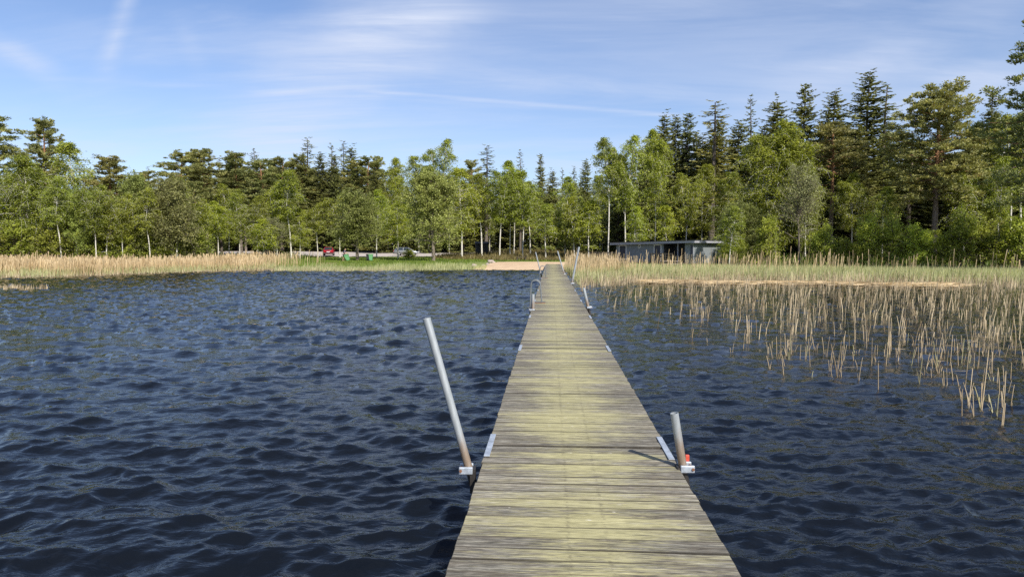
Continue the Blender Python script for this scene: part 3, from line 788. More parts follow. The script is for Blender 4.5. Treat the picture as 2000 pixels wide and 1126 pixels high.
BR = (1.12, 1.10, .9)      # fresh bright spring green
OL = (.98, .94, .9)        # olive
DK = (.85, .88, .8)
T = [
 # left wood
 ('pine1', 4, 218, 73, 110, 'tall layered pine cut by the left edge of the picture', None),
 ('pine1', 86, 224, 76, 80, 'tall pine whose crown rises highest behind the leftmost birches', None),
 ('full0', 50, 298, 68, 150, 'big birch with crooked pale trunk behind reeds at far left', None),
 ('birch0', 148, 270, 73, 105, 'bushy topped birch right of the two tall left pines', None),
 ('pine1', 212, 300, 72, 90, 'olive pine with dark trunk where the left skyline steps down', OL),
 ('alder0', 150, 372, 67, 84, 'light green low tree in front of the left birches', (1.05, 1.2, .8)),
 ('alder1', 262, 348, 70, 86, 'green rounded alder left of the broad brownish alder', (1.0, 1.12, .85)),
 ('alder0', 336, 352, 69, 120, 'broad brownish alder behind the left reed belt', (.92, .86, .95)),
 ('young0', -40, 350, 66, 120, 'leafy young birch outside the left reeds', BR),
 ('young1', 92, 395, 66, 80, 'small fresh green birch low between left trunks', BR),
 ('young0', 205, 400, 67, 70, 'small birch with thin white stem beneath the olive pine', None),
 ('thin0', 293, 326, 125, 24, 'small pointed spruce far off in the left skyline gap', None),
 ('thin1', 312, 338, 128, 20, 'smallest spruce tip far off in the left skyline gap', None),
 ('pine2', 262, 338, 120, 30, 'tiny rounded pine far off in the left skyline gap', None),
 ('slim0', 118, 340, 65, 56, 'thin pale stemmed birch between the crooked birch and the low green tree', None),
 ('slim1', 186, 352, 66, 52, 'thin birch leaning over reeds below the olive pine', None),
 ('slim0', 292, 362, 67, 50, 'thin white birch stem in front of the brownish alder', None),
 ('slim1', 238, 370, 67, 46, 'spindly birch before the green rounded alder', None),
 ('birch2', 20, 330, 70, 90, 'leafy birch at the left edge beneath the tall layered pine', None),
 ('slim1', 385, 380, 74, 50, 'thin birch right of the broad brownish alder', BR),
 ('slim0', 345, 352, 84, 50, 'slender birch above the right end of the brownish alder', None),
 ('slim1', 446, 352, 99, 46, 'slender birch between the two front birches of the left row', BR),
 ('slim0', 540, 352, 101, 50, 'slender birch above the grey brush tree', BR),
 ('birch2', 585, 402, 98, 54, 'low fresh birch left of the red car', BR),
 ('slim1', 663, 372, 104, 52, 'slender birch just right of the red car', BR),
 ('birch1', 735, 366, 104, 60, 'fresh birch between the two lawn alders', BR),
 ('slim0', 620, 392, 103, 44, 'short slender birch just left of the red car', None),
 # pines mid left
 ('pine2', 352, 292, 104, 90, 'flat topped pine standing first right of the skyline gap', None),
 ('pine0', 404, 287, 104, 72, 'narrow pine with orange trunk above bright small birch', None),
 ('thin1', 432, 306, 112, 30, 'thin spruce tip between the narrow pine and the rounded pine', None),
 ('pine1', 470, 292, 108, 84, 'rounded pine in the middle of the left pine group', None),
 ('thin0', 498, 291, 112, 40, 'sparse spruce poking above the left pine group', None),
 ('pine3', 520, 310, 106, 80, 'dense olive pine closing the left pine group', None),
 ('spruce2', 545, 325, 112, 50, 'dark spruce on the right slope of the left pine group', None),
 ('birch1', 425, 388, 92, 62, 'bright green birch with leaning stem below the narrow pine', BR),
 ('birch2', 467, 372, 94, 60, 'birch with clean white trunk second in the left row', None),
 ('birch0', 502, 378, 94, 60, 'soft green birch third in the left row', None),
 ('young1', 515, 425, 90, 64, 'low bright birch before the bare grey brush', BR),
 ('bare0', 534, 428, 92, 64, 'leafless grey brown bush tree left of tall white birch', None),
 ('slim0', 568, 328, 97, 66, 'tall white birch standing alone left of the red car', (1.05,1.08,.9)),
 ('pine3', 600, 325, 112, 76, 'pine with brown trunk right of the lone white birch', None),
 ('thin0', 606, 270, 122, 48, 'tallest sparse spruce on the middle left skyline', None),
 ('pine3', 632, 350, 112, 66, 'low olive pine behind the red car', OL),
 ('thin1', 650, 282, 124, 40, 'spruce left of the trio above the oak like alder', None),
 ('thin0', 671, 276, 127, 38, 'topmost spruce of the trio above the oak like alder', None),
 ('spruce0', 686, 286, 124, 48, 'dense spruce of the trio above the oak like alder', None),
 ('pine1', 705, 312, 118, 76, 'brownish pine behind the alder with the bins', OL),
 ('alder0', 697, 374, 89, 108, 'wide olive alder with thick trunk beside the green bins', (1.05, 1.08, .9)),
 ('pine0', 738, 302, 124, 44, 'ragged pine top left of the middle birches', None),
 ('birch1', 768, 302, 116, 66, 'olive green birch left of the silver car skyline', None),
 ('birch0', 777, 388, 97, 84, 'bright drooping birch above the silver car', BR),
 ('birch2', 816, 297, 116, 66, 'rounded birch second left of the tallest middle birch', None),
 ('slim1', 863, 264, 114, 56, 'tallest middle birch with thin grey airy top', (.95, .98, 1.1)),
 ('alder1', 846, 342, 86, 122, 'large olive alder on the lawn left of the beach', (1.05, 1.06, .9)),
 ('birch0', 902, 322, 96, 92, 'full fresh green birch right of the lawn alder', BR),
 # middle
 ('pine3', 928, 312, 128, 60, 'dark pine behind the shed', None),
 ('thin0', 950, 284, 132, 52, 'open topped spruce above the shed', None),
 ('slim0', 941, 335, 100, 70, 'white birch beside the dark shed', None),
 ('slim1', 976, 325, 98, 60, 'white birch first right of the shed', None),
 ('birch1', 996, 308, 102, 74, 'thick white birch in the middle of the birch clump', (1.05,1.08,.9)),
 ('slim0', 1004, 330, 106, 50, 'slender birch behind the middle of the birch clump', None),
 ('slim1', 1021, 342, 97, 56, 'straight white birch above the small bench', None),
 ('slim0', 1036, 350, 106, 56, 'birch with trunk leaning right of the small bench', None),
 ('thin1', 1016, 295, 130, 30, 'small spruce tip above the birch clump', None),
 ('spruce2', 1058, 300, 130, 30, 'pointed spruce right of the birch clump', None),
 ('spruce0', 1080, 332, 130, 34, 'low dark spruce in the middle skyline dip', None),
 ('thin1', 1098, 330, 132, 26, 'thin spruce second in the middle skyline dip', None),
 ('thin0', 1119, 325, 132, 26, 'thin spruce third in the middle skyline dip', None),
 ('spruce1', 1142, 312, 124, 38, 'dark spruce at the right end of the skyline dip', None),
 ('young0', 1066, 395, 92, 60, 'small birch with white stem behind the sandy beach', BR),
 ('birch2', 1104, 338, 100, 70, 'fresh green birch above the end of the jetty', BR),
 ('young1', 1122, 380, 93, 60, 'young birch with slanting stem above the jetty poles', BR),
 ('young0', 1150, 388, 92, 70, 'broad young birch left of the tall hut birch', BR),
 ('alder1', 1128, 410, 99, 90, 'low leafy green thicket tree behind the jetty end', (1.0,1.2,.75)),
 # right
 ('slim0', 1188, 262, 90, 62, 'tall thin birch at the left end of the hut', (.95, .96, .95)),
 ('slim1', 1222, 256, 92, 66, 'tall birch with swaying white trunk over the hut roof', (.98, .98, .95)),
 ('birch1', 1280, 244, 94, 76, 'tall forked birch behind the middle of the hut', (.95, 1.0, .9)),
 ('young1', 1240, 400, 88, 60, 'small bright birch just behind the hut roof', BR),
 ('young0', 1302, 398, 88, 64, 'bright bushy birch behind the hut porch', BR),
 ('spruce0', 1292, 222, 108, 56, 'dark spruce at the left shoulder of the right wood', None),
 ('spruce1', 1314, 228, 110, 56, 'second dark spruce at the left shoulder of the right wood', None),
 ('spruce2', 1338, 220, 108, 62, 'third dark spruce with dense top above the hut', None),
 ('thin0', 1390, 198, 102, 92, 'wide olive spruce with layered boughs above the hut', (1.25, 1.15, 1)),
 ('spruce1', 1434, 238, 108, 70, 'dark spruce in the notch right of the layered spruce', None),
 ('thin1', 1462, 190, 112, 48, 'sparse see through spruce right of the notch', None),
 ('spruce0', 1514, 196, 112, 80, 'dark spruce behind the top of the great birch', None),
 ('spruce2', 1566, 162, 106, 76, 'tall narrow dark spruce right of the great birch', None),
 ('birch0', 1372, 316, 94, 84, 'bright green birch rising behind the hut gable', BR),
 ('birch2', 1420, 330, 92, 80, 'green birch filling the gap right of the hut', None),
 ('full1', 1513, 234, 80, 170, 'great spreading birch right of the hut', (1.05,1.05,.9)),
 ('full0', 1574, 295, 78, 62, 'pale green birch at the right flank of the great birch', BR),
 ('bare0', 1562, 330, 72, 96, 'half bare greyish tree in front of the great birch', None),
 ('young1', 1426, 398, 69.3, 60, 'small birch standing in the reeds before the hut gable', None),
 ('slim1', 1340, 330, 90, 50, 'slim birch rising behind the right half of the hut roof', None),
 ('birch1', 1665, 330, 80, 70, 'olive green birch left of the dark crooked stems', None),
 ('birch0', 1725, 360, 78, 70, 'low green birch between the two tall pines', None),
 ('alder1', 1452, 400, 76, 110, 'low brownish thicket tree right beside the hut', (.9,.92,.8)),
 ('spruce1', 1622, 178, 104, 84, 'spruce behind the two stemmed pine', None),
 ('pine2', 1622, 236, 84, 108, 'pine with forked orange stem and bare trunk', (1.05,1.02,1.1)),
 ('spruce1', 1688, 140, 96, 96, 'highest spruce of the right wood', None),
 ('thin1', 1722, 165, 95, 84, 'gaunt spruce leaning out right of the highest spruce', None),
 ('spruce0', 1660, 250, 92, 90, 'dark lower spruce below the highest spruce', None),
 ('thin0', 1772, 255, 94, 84, 'gaunt olive spruce left of the great pine', (1.2,1.1,1)),
 ('pine_big', 1826, 164, 76, 176, 'great broad crowned pine with long straight trunk', None),
 ('spruce1', 1880, 250, 96, 80, 'dark spruce just right of the great pine', None),
 ('spruce2', 1934, 172, 98, 56, 'slender pointed spruce near the right edge', None),
 ('spruce0', 1905, 262, 90, 80, 'low dark spruce left of the white stems', None),
 ('slim1', 1952, 300, 78, 70, 'first white stemmed birch near the right edge', None),
 ('slim0', 1972, 215, 80, 90, 'airy greyish birch with white stem near the right edge', (.95,.95,1.05)),
 ('slim1', 1995, 186, 82, 90, 'tallest pale birch cut by the right edge', (.95,.95,1.05)),
 ('young1', 1884, 320, 74, 70, 'small twin stemmed pale tree below the great pine', (1.0,1.0,1.0)),
 ('spruce1', 2040, 230, 96, 100, 'dark spruce beyond the right edge', None),
]
for k, px, top, Y, wpx, lab, tint in T:
    if 575 < px < 935 and Y > 106: Y = 142 + (Y - 106) * .3
    tree(k, px, top, Y, wpx, lab, tint)
# pine reaching in from the right edge, nearer the water
p = at_depth(2062, 440, 52)
plant('pine_lop', p[0], 52, at_depth(2062, 5, 52)[2] - gz(p[0], 52), 5.4, 'near pine whose boughs reach in at the top right corner', 'trees at the edge of the wood', DK, rot=.4)

tree('shrub1', 797, 486, 97, 34, 'small leafy shrub on the lawn before the silver car', BR, 'shrubs on the lawn')
SHR = [(1420, 448, 74, 50, .95), (1445, 462, 71, 50, .85), (1500, 445, 70, 70, .9), (1610, 440, 68, 80, .95), (1655, 452, 66, 70, .75), (1700, 438, 66, 80, 1.0),
       (1745, 425, 65, 76, .8), (1790, 430, 64, 84, 1.1), (1840, 440, 63, 80, .95), (1880, 418, 62, 90, .72), (1925, 425, 62, 90, .78), (1960, 440, 60, 84, 1.1),
       (2000, 430, 59, 90, 1.05), (2050, 430, 58, 90, 1.0)]
SL = ['rightmost of the hut side shrubs', 'low olive shrub nearest the hut gable', 'shrub at the foot of the great birch', 'tall shrub under the half bare tree',
      'dark shrub below the two stemmed pine', 'bright shrub left of the dark crooked stems', 'dark leafy shrub around the crooked stems', 'bright yellow green shrub left of the great pine trunk',
      'shrub right at the foot of the great pine', 'dark bushy shrub between the great pine and white stems', 'dark tall shrub below the twin stemmed tree', 'bright shrub under the first white stem',
      'bright shrub cut by the right edge', 'shrub beyond the right edge']
for (px, top, Y, w, k), lb in zip(SHR, SL):
    tree('shrub%d' % (px % 3), px, top + (px * 37 % 50) - 20, Y, w * .98, lb, (1.3*k, 1.3*k, 1.2*k), 'shrubs along the right bank')
for i, (px, top, Y, w) in enumerate([(30, 430, 66, 90), (110, 440, 66, 80), (190, 432, 68, 80), (240, 445, 68, 70), (300, 440, 69, 80), (385, 440, 72, 70), (-30, 440, 64, 90), (-90, 420, 62, 100)]):
    tree('shrub%d' % (i % 3), px, top, Y, w * 1.2, ['green shrub at the foot of the crooked birch', 'olive shrub under the bushy topped birch', 'shrub with thin stems under the olive pine', 'dense shrub left of the brownish alder',
         'brownish shrub at the foot of the brownish alder', 'dark shrub right of the brownish alder', 'shrub at the left picture edge', 'shrub beyond the left picture edge'][i], (.9, .88, .9), 'shrubs behind the left reeds')

# the wood behind: individual trees, look-alikes share a label
fr = np.random.default_rng(5)
def fill(n, x0, x1, ylo, yhi, kinds, hlo, hhi, label, group, tint=None, avoid=()):
    got = []; tries = 0
    while len(got) < n and tries < 4000:
        tries += 1
        px = fr.uniform(x0, x1); Y = fr.uniform(ylo, yhi); X = (px - 1000) / F * Y
        if any((X - a) ** 2 + (Y - b) ** 2 < 5.5 for a, b in got): continue
        got.append((X, Y))
        k = kinds[fr.integers(len(kinds))]; H = fr.uniform(hlo, hhi)
        plant(k, X, Y, H, fr.uniform(3.0, 4.2) * H / 20 + .5, label, group, tint)
SPR = ['spruce0', 'spruce1', 'spruce2']
fill(34, -120, 380, 80, 100, SPR + ['pine3', 'birch0'], 9.5, 12.5, 'dark tree half hidden in the wood behind the left reeds', 'hidden trees in the left wood', (1, 1, .9))
fill(52, 380, 720, 141, 160, SPR + ['pine1', 'pine3', 'spruce1'], 16, 21, 'dark conifer in the wood behind the parking area', 'conifers behind the parking area', DK)
fill(52, 720, 1180, 131, 152, SPR + ['birch0', 'birch2', 'spruce0'], 12, 16.5, 'dark tree in the wood behind the birch clump', 'trees behind the birch clump', (1, 1, .9))
fill(44, 1180, 1640, 104, 130, SPR, 17, 22, 'dark spruce deep in the wood behind the hut', 'spruces behind the hut', DK)
fill(44, 1580, 2120, 92, 120, SPR, 15, 21, 'dark spruce deep in the wood behind the great pine', 'spruces behind the great pine', DK)

# the far wood that closes every gap between the trunks: one mass
def far_wood(n, x0, x1, y0, y1, h):
    X = fr.uniform(x0, x1, n); Y = fr.uniform(y0, y1, n) - .0012 * np.abs(X) * np.abs(X)*0
    hh = h * (.72 + .28 * np.sin(X * .9 + np.sin(Y)) * np.sin(X * .23))
    Z = ground(X, Y) + hh * fr.uniform(0, 1, n) ** .9
    Dd = fr.normal(size=(n, 3)); Ln = fr.uniform(.6, 1.5, n)
    return np.stack([X, Y, Z], -1), Dd, Ln
fw = [far_wood(16000, -140, -50, 104, 116, 8), far_wood(26000, -100, 30, 164, 178, 15), far_wood(12000, 20, 62, 134, 144, 13), far_wood(12000, 55, 130, 124, 134, 12)]
P = np.concatenate([a for a, b, c in fw]); Dd = np.concatenate([b for a, b, c in fw]); Ln = np.concatenate([c for a, b, c in fw])
tag(link('far_wood', leaves('far_wood', P, Dd, Ln, Ln * .6, fr, M['spruce_leaf'], fr.random(len(P)) * .5)), 'dark depth of the wood behind the rows of trees', None, None, 'stuff')

# ------------------------------------------------------------------ reeds and ground plants
def blades(name, P, Hh, Wd, lean, mat, rg, plume=0.0, rnd=None, top=.25):
    """each blade: two crossed-free tapered quads, bending slightly"""
    n = len(P); az = rg.uniform(0, 2*PI, n)
    S = np.stack([np.cos(az), np.sin(az), np.zeros(n)], -1) * Wd[:, None] / 2
    la = rg.normal(0, 1, (n, 2)) * lean + np.array([.04, .0])
    L1 = np.concatenate([la * .35, np.full((n, 1), .5)], 1) * Hh[:, None]
    L2 = np.concatenate([la, np.ones((n, 1))], 1) * Hh[:, None]
    a, b = P - S, P + S
    k = .9 if plume == 0 else .75
    c, d_ = P + L1 + S * k, P + L1 - S * k
    w2 = top if plume == 0 else plume
    e, f = P + L2 + S * w2, P + L2 - S * w2
    V = np.stack([a, b, c, d_, e, f], 1).reshape(-1, 3)
    i = np.arange(n)[:, None] * 6
    Fq = np.concatenate([i + np.array([[0, 1, 2, 3]]), i + np.array([[3, 2, 4, 5]])], 0)
    r = rg.random(n) if rnd is None else rnd
    return mesh_np(name, V, Fq, mat, np.concatenate([r, r]))
def wz(X, Y): return np.maximum(ground(X, Y), -.25)
rr = np.random.default_rng(21)
# left reed belt front line (world), from the water's edge in the photograph
lx = np.array([-130, -80, -35, -31, -24.5, -14, -6, -3.4]); ly = np.array([26, 34, 45.5, 51.5, 61.5, 60, 62.5, 63.5])
def front(X): return np.interp(X, lx, ly)
def scatter(n, x0, x1, ylo, yhi, cond):
    X = rr.uniform(x0, x1, n); Y = rr.uniform(ylo, yhi, n); k = cond(X, Y); return X[k], Y[k]
# tall dry reeds
X, Y = scatter(150000, -110, -19, 25, 82, lambda X, Y: (Y > front(X) + 5 + 1.2*np.sin(X*.8)) & (Y < front(X) + 19) & (X / Y < -.33 + .05*np.sin(Y)))
den = np.clip((-.33 - X / Y) / .06, .12, 1); k = rr.random(len(X)) < den; X, Y = X[k], Y[k]
Hh = np.clip(rr.normal(1.28, .17, len(X)), .6, 1.8) + .12*np.sin(X*1.7)*np.sin(X*.43+1)
tag(link('reed_bed', blades('reed_bed', np.stack([X, Y, wz(X, Y)], -1), Hh, rr.uniform(.02, .045, len(X)), .07, M['reed_dry'], rr, plume=1.6)), 'tall pale dry reeds in a belt along the left shore', None, None, 'stuff')
# green young reeds in front of it and along the lawn
X, Y = scatter(260000, -110, -2.6, 25, 75, lambda X, Y: (Y > front(X) + np.where(X/Y < -.36, 4.0, .6) + .5*np.sin(X*1.3)) & (Y < front(X) + np.where(X/Y < -.36, 10.0, 6.5) + .8*np.sin(X*.9)))
Hh = np.clip(rr.normal(.72, .15, len(X)), .3, 1.1) * np.where(X/Y < -.36, 1, .75) * np.interp(X, [-8, -2.6], [1, .5])
tag(link('green_reeds', blades('green_reeds', np.stack([X, Y, wz(X, Y)], -1), Hh, rr.uniform(.02, .045, len(X)), .10, M['reed_green'], rr)), 'fresh green reed shoots along the left shore', None, None, 'stuff')
# brown stubble at its foot
X, Y = scatter(90000, -110, -10, 25, 70, lambda X, Y: (Y > front(X) + .7*np.sin(X*2.1) * .5) & (Y < front(X) + 5.0) & (X/Y < -.17 + .06*np.sin(Y*2)))
Hh = np.clip(rr.normal(.42, .12, len(X)), .12, .8)
tag(link('reed_stubble', blades('reed_stubble', np.stack([X, Y, wz(X, Y)], -1), Hh, rr.uniform(.02, .045, len(X)), .10, M['reed_stub'], rr)), 'orange brown reed stubble at the left water edge', None, None, 'stuff')
# little island of stubble, far left
X, Y = scatter(6000, -37, -20, 31, 38, lambda X, Y: ((Y - 34.2) / 1.7) ** 2 + ((X + 30.6) / 5.8) ** 2 < 1 + .25*np.sin(X*3))
tag(link('reed_stubble', blades('reed_stubble', np.stack([X, Y, np.full(len(X), -.1)], -1), rr.uniform(.18, .38, len(X)), rr.uniform(.02, .04, len(X)), .12, M['reed_stub'], rr)), 'small island of short reed stubble in the water far left', None, None, 'stuff')

# right bank
def rfront(X): return np.interp(X, [2.6, 4.2, 8, 16, 30, 60], [27, 36, 40, 41, 34, 27])
def jr(Y): return .222 + Y * .059 + .9
rshore = lambda X, Y: (Y < shore(X) + 2.5) & (X > jr(Y) + np.interp(Y, [20, 40, 66], [.2, .5, .2]))
X, Y = scatter(300000, 2.5, 75, 26, 69, lambda X, Y: rshore(X, Y) & (Y > rfront(X) + 2.5 + np.sin(X*.9)))
den = np.clip((Y - rfront(X) - 2) / 10, .10, 1); k = rr.random(len(X)) < den; X, Y = X[k], Y[k]
Hh = np.clip(rr.normal(.84, .17, len(X)), .35, 1.3) * np.interp(Y - shore(X), [-14, -3, 2], [1, .72, .5])
tag(link('green_reeds', blades('green_reeds', np.stack([X, Y, wz(X, Y)], -1), Hh, rr.uniform(.018, .04, len(X)), .10, M['reed_green'], rr, top=.15)), 'fresh green reed shoots below the right wood', None, None, 'stuff')
X, Y = scatter(80000, 2.5, 75, 24, 69, lambda X, Y: rshore(X, Y) & (Y > rfront(X) + np.sin(X*.9)))
Hh = np.clip(rr.normal(.62, .2, len(X)), .2, 1.3)
k = rr.random(len(X)) < np.clip(1.15 - (Y - rfront(X)) / 22, .12, 1); X, Y, Hh = X[k], Y[k], Hh[k]
tag(link('reed_stubble', blades('reed_stubble', np.stack([X, Y, wz(X, Y)], -1), Hh, rr.uniform(.016, .036, len(X)), .10, M['reed_stub'], rr)), 'brown broken reed stalks thick before the right bank', None, None, 'stuff')
# tall sparse dry stalks
X, Y = scatter(15000, 3, 70, 34, 69, lambda X, Y: rshore(X, Y) & (Y > rfront(X) + 6))
q = X / Y; den = np.clip(np.where(q < .1, .40, np.where(q < .33, .22, np.where(q < .5, .34, .12))), 0, 1) * np.clip((Y - 44) / 10, .05, 1)
k = rr.random(len(X)) < den; X, Y = X[k], Y[k]
Hh = np.clip(rr.normal(1.5, .32, len(X)), .7, 2.5)
tag(link('dry_reeds', blades('dry_reeds', np.stack([X, Y, wz(X, Y)], -1), Hh, rr.uniform(.022, .05, len(X)), .07, M['reed_dry'], rr, plume=1.1)), 'tall dry reed stalks before the hut and right shrubs', None, None, 'stuff')
X, Y = scatter(2600, 2.8, 9, 40, 66, lambda X, Y: rshore(X, Y) & (Y > rfront(X) + 8))
tag(link('dry_reeds', blades('dry_reeds', np.stack([X, Y, wz(X, Y)], -1), np.clip(rr.normal(1.45, .25, len(X)), .7, 2.0), rr.uniform(.02, .04, len(X)), .06, M['reed_dry'], rr, plume=1.1)), 'thick dry reeds right of the jetty end', None, None, 'stuff')
# floating flattened straw
n = 3600; X = rr.uniform(8, 25, n); Y = np.interp(X, [8, 25], [40.2, 36.5]) + rr.normal(0, .55, n) + .5*np.sin(X*.8)
a = rr.normal(.1, .35, n); L = rr.uniform(.4, 1.6, n)
D = np.stack([np.cos(a), np.sin(a), rr.normal(0, .03, n)], -1)
P = np.stack([X, Y, rr.uniform(.04, .18, n)], -1)
tag(link('floating_straw', leaves('floating_straw', P, D, L, np.full(n, .05), rr, M['reed_dry'])), 'raft of flattened straw floating before the right reeds', None, None, 'stuff')

# reed stalks standing in the open water on the right
def stalk_density(X, Y):
    xb = np.interp(Y, [7.5, 9, 12.6, 17, 24, 40], [5.2, 4.3, 4.0, 4.4, 2.9, 3.8])
    e = np.clip((X - xb) / (.20 * Y), 0, 1)
    dn_ = np.interp(Y, [7.4, 8.5, 12, 17, 24, 30, 41], [.03, .26, .34, .46, .75, 1.0, 1.0])
    cl = .35 + .65 * (np.sin(X*1.9 + np.sin(Y*1.3)*2) * np.sin(Y*1.15 + np.sin(X*.9)*2) > -.25)
    return (.03 * (X > xb - .9) * (X > jr(Y)) + e ** .9) * dn_ * cl * np.where(Y < 10.5, np.clip((X - 5.0) / 2.0, .12, 1), 1)
X, Y = scatter(44000, 2.5, 50, 7.4, 41.5, lambda X, Y: (X / Y < 1.15) & (rr.random(len(X)) < stalk_density(X, Y) * np.interp(Y, [10, 16, 24, 38], [.75, .52, .27, .20])) & (Y < rfront(X) + 3))
X3, Y3 = scatter(420, 5.0, 14, 7.7, 13.5, lambda X, Y: (X / Y > .66 - .02 * (Y - 8)) & (X / Y < 1.1) & (rr.random(len(X)) < .62 * (.3 + .7 * (np.sin(X*2.3 + Y) * np.sin(Y*2.1 - X) > -.1))))
X = np.concatenate([X, X3]); Y = np.concatenate([Y, Y3])
o = np.argsort(Y * (1 + .25 * (np.abs(X / Y) > .80))); X, Y = X[o], Y[o]
NI = 300
# tufts: clump each stalk with 0-2 companions already in the scatter; far ones in one mesh
Xf, Yf = X[NI:], Y[NI:]
Xf = np.concatenate([Xf, Xf + rr.normal(0, .05, len(Xf))]); Yf = np.concatenate([Yf, Yf + rr.normal(0, .05, len(Yf))])
Hh = np.clip(rr.gamma(4.0, .078, len(Xf)), .08, 1.0)
tag(link('standing_reeds', blades('standing_reeds', np.stack([Xf, Yf, np.full(len(Xf), -.10)], -1), Hh + .10, rr.uniform(.010, .021, len(Xf)), .10, M['reed_stub'], rr, top=.75)), 'broken reed stalks standing thick in the farther water right of the jetty', None, None, 'stuff')
SV = []
for v in range(14):
    rv = np.random.default_rng(300 + v); w = Wood()
    h = 1.0; ln = rv.normal(0, .06, 2); kink = v == 4
    t = np.linspace(0, 1, 5); pts = np.stack([ln[0]*t**1.5, ln[1]*t**1.5, t*h], -1)
    if kink: pts[3:] = pts[2] + np.array([[.16, .05, .07], [.42, .1, .05]])
    w.tube(pts, np.array([.0085, .0085, .008, .0075, .0065]) * rv.uniform(.7, 1.2), 5)
    if v % 3 == 0:
        pts2 = np.stack([.02 + ln[1]*t*.8, .012 - ln[0]*t, t*h*rv.uniform(.4, .75)], -1); w.tube(pts2, np.full(5, .0075), 5)
    if v % 4 == 1:      # dry leaf sheath
        pts3 = np.stack([.012 + .10*t**1.6, .01*t, .25 + t*.45], -1); w.tube(pts3, np.array([.006, .008, .006, .004, .002]), 4)
    me = w.mesh('reed_stalk', M['reed_stub'])
    a_ = me.attributes.new("rnd", "FLOAT", "FACE"); a_.data.foreach_set("value", np.full(len(me.polygons), rv.uniform(.1, 1.0), dtype=np.float32))
    SV.append((me, 'kinked' if kink else 'double' if v % 3 == 0 else 'leafy' if v % 4 == 1 else 'plain'))
LBL = {'kinked': 'dry reed stalk snapped over halfway, among the nearest rows in the dark water',
       'double': 'pair of joined dry reed stubs, among the nearest rows in the dark water',
       'leafy': 'dry reed stalk with a curled leaf, among the nearest rows in the dark water',
       'plain': 'plain straight dry reed stub, among the nearest rows in the dark water'}
for i in range(min(NI, len(X))):
    me, kd = SV[rr.integers(len(SV))]
    o_ = link('reed_stalk', me); h = float(np.clip(rr.gamma(4.5, .070), .08, .8)) + .12
    o_.location = (X[i], Y[i], -.12); o_.scale = (.66 + .12*h, .66 + .12*h, h); o_.rotation_euler = (rr.normal(0, .05), rr.normal(.02, .05), rr.uniform(0, 6.28))
    g_ = rr.uniform(.75, 1.2); o_.color = (g_, g_ * (1.0 if rr.random() > .08 else 1.15), g_, 1)
    tag(o_, LBL[kd], 'reed', 'nearest reed stalks right of the jetty')

# undergrowth bank behind the beach, lawn tufts
X, Y = scatter(46000, -12, 20, 84, 122, lambda X, Y: (Y > 87 + np.clip(-X, 0, 20)*.9 + np.sin(X)) & (Y < np.interp(X, [-12, 2, 40], [116, 120.5, 121.5])))
Hh = np.clip(rr.gamma(3.0, .11, len(X)), .08, .9)
tag(link('undergrowth', blades('undergrowth', np.stack([X, Y, ground(X, Y)], -1), Hh, rr.uniform(.04, .10, len(X)), .3, M['under'], rr)), 'brown and green undergrowth on the bank behind the beach', None, None, 'stuff')
X, Y = scatter(60000, -42, 22, 64, 113, lambda X, Y: (Y > shore(X) + .8) & ((X < -5) | (X > 8) | (Y > 80)) & ((X < 1) | (Y < 88)))
tag(link('grass', blades('grass', np.stack([X, Y, ground(X, Y)], -1), np.clip(rr.gamma(3., .035, len(X)), .04, .35), rr.uniform(.03, .08, len(X)), .3, M['grass_blade'], rr)), 'short lawn grass between the shore and the parking area', None, None, 'stuff')
# leaf litter plants on the forest floor at the wood edges
X, Y = scatter(40000, -70, 62, 60, 112, lambda X, Y: ((X < -32) & (Y > shore(X) + 6)) | ((X > 24) & (Y > shore(X) + 3)))
tag(link('undergrowth', blades('undergrowth', np.stack([X, Y, ground(X, Y)], -1), np.clip(rr.gamma(3.0, .14, len(X)), .08, 1.2), rr.uniform(.05, .12, len(X)), .35, M['grass_blade'], rr)), 'low green undergrowth along the wood edges', None, None, 'stuff')

# ------------------------------------------------------------------ bathing hut
TH = math.radians(50)
hc = at_depth(1354, 485, 72.6)
HX, HY = hc[0], hc[1]; HZ = gz(HX, HY) + .02
ca, sa = math.cos(TH), math.sin(TH)
hut = tag(empty('bathing_hut', (HX, HY, 0), -TH), 'low grey wooden bathing hut with flat dark roof and white framed doors', 'hut')
def Lof(px):       # distance from the corner along the long facade seen at px
    q = (px - 1000) / F
    return (HX - q * HY) / (ca + q * sa)
LL = Lof(1203); Wd_ = 5.6; Z0 = HZ - .25; ZT = 2.72
LP0, LP1 = Lof(1337), Lof(1295)
def boards(mb, axis, a, b, z0, z1, fixed, out):
    """vertical board-on-board cladding: thin battens proud of the wall"""
    x = a + .10
    while x < b - .05:
        if axis == 'x': mb.box((x, min(fixed, fixed + out*.018), z0), (x + .045, max(fixed, fixed + out*.018), z1))
        else: mb.box((min(fixed, fixed + out*.018), x, z0), (max(fixed, fixed + out*.018), x + .045, z1))
        x += .20
mb = MB()
mb.box((-LL, 0, Z0), (-LP1, .12, ZT)); boards(mb, 'x', -LL, -LP1, Z0, ZT, 0, -1)
mb.build('facade_wall', M['grey_wall'], hut)
mb = MB(); mb.box((-LP0, 0, Z0), (-.0, .12, ZT)); boards(mb, 'x', -LP0, 0, Z0, ZT, 0, -1); mb.build('facade_wall', M['grey_wall'], hut)
mb = MB(); mb.box((-.12, .1205, Z0), (0, Wd_, ZT)); boards(mb, 'y', .12, Wd_, Z0, ZT, 0, 1); mb.build('gable_wall', M['grey_wall'], hut)
mb = MB(); mb.box((-LL, Wd_ - .12, Z0), (-.1205, Wd_ - .0005, ZT)); mb.build('rear_wall', M['grey_wall'], hut)
mb = MB(); mb.box((-LL, .1205, Z0), (-LL + .12, Wd_ - .1205, ZT)); mb.build('end_wall', M['grey_wall'], hut)
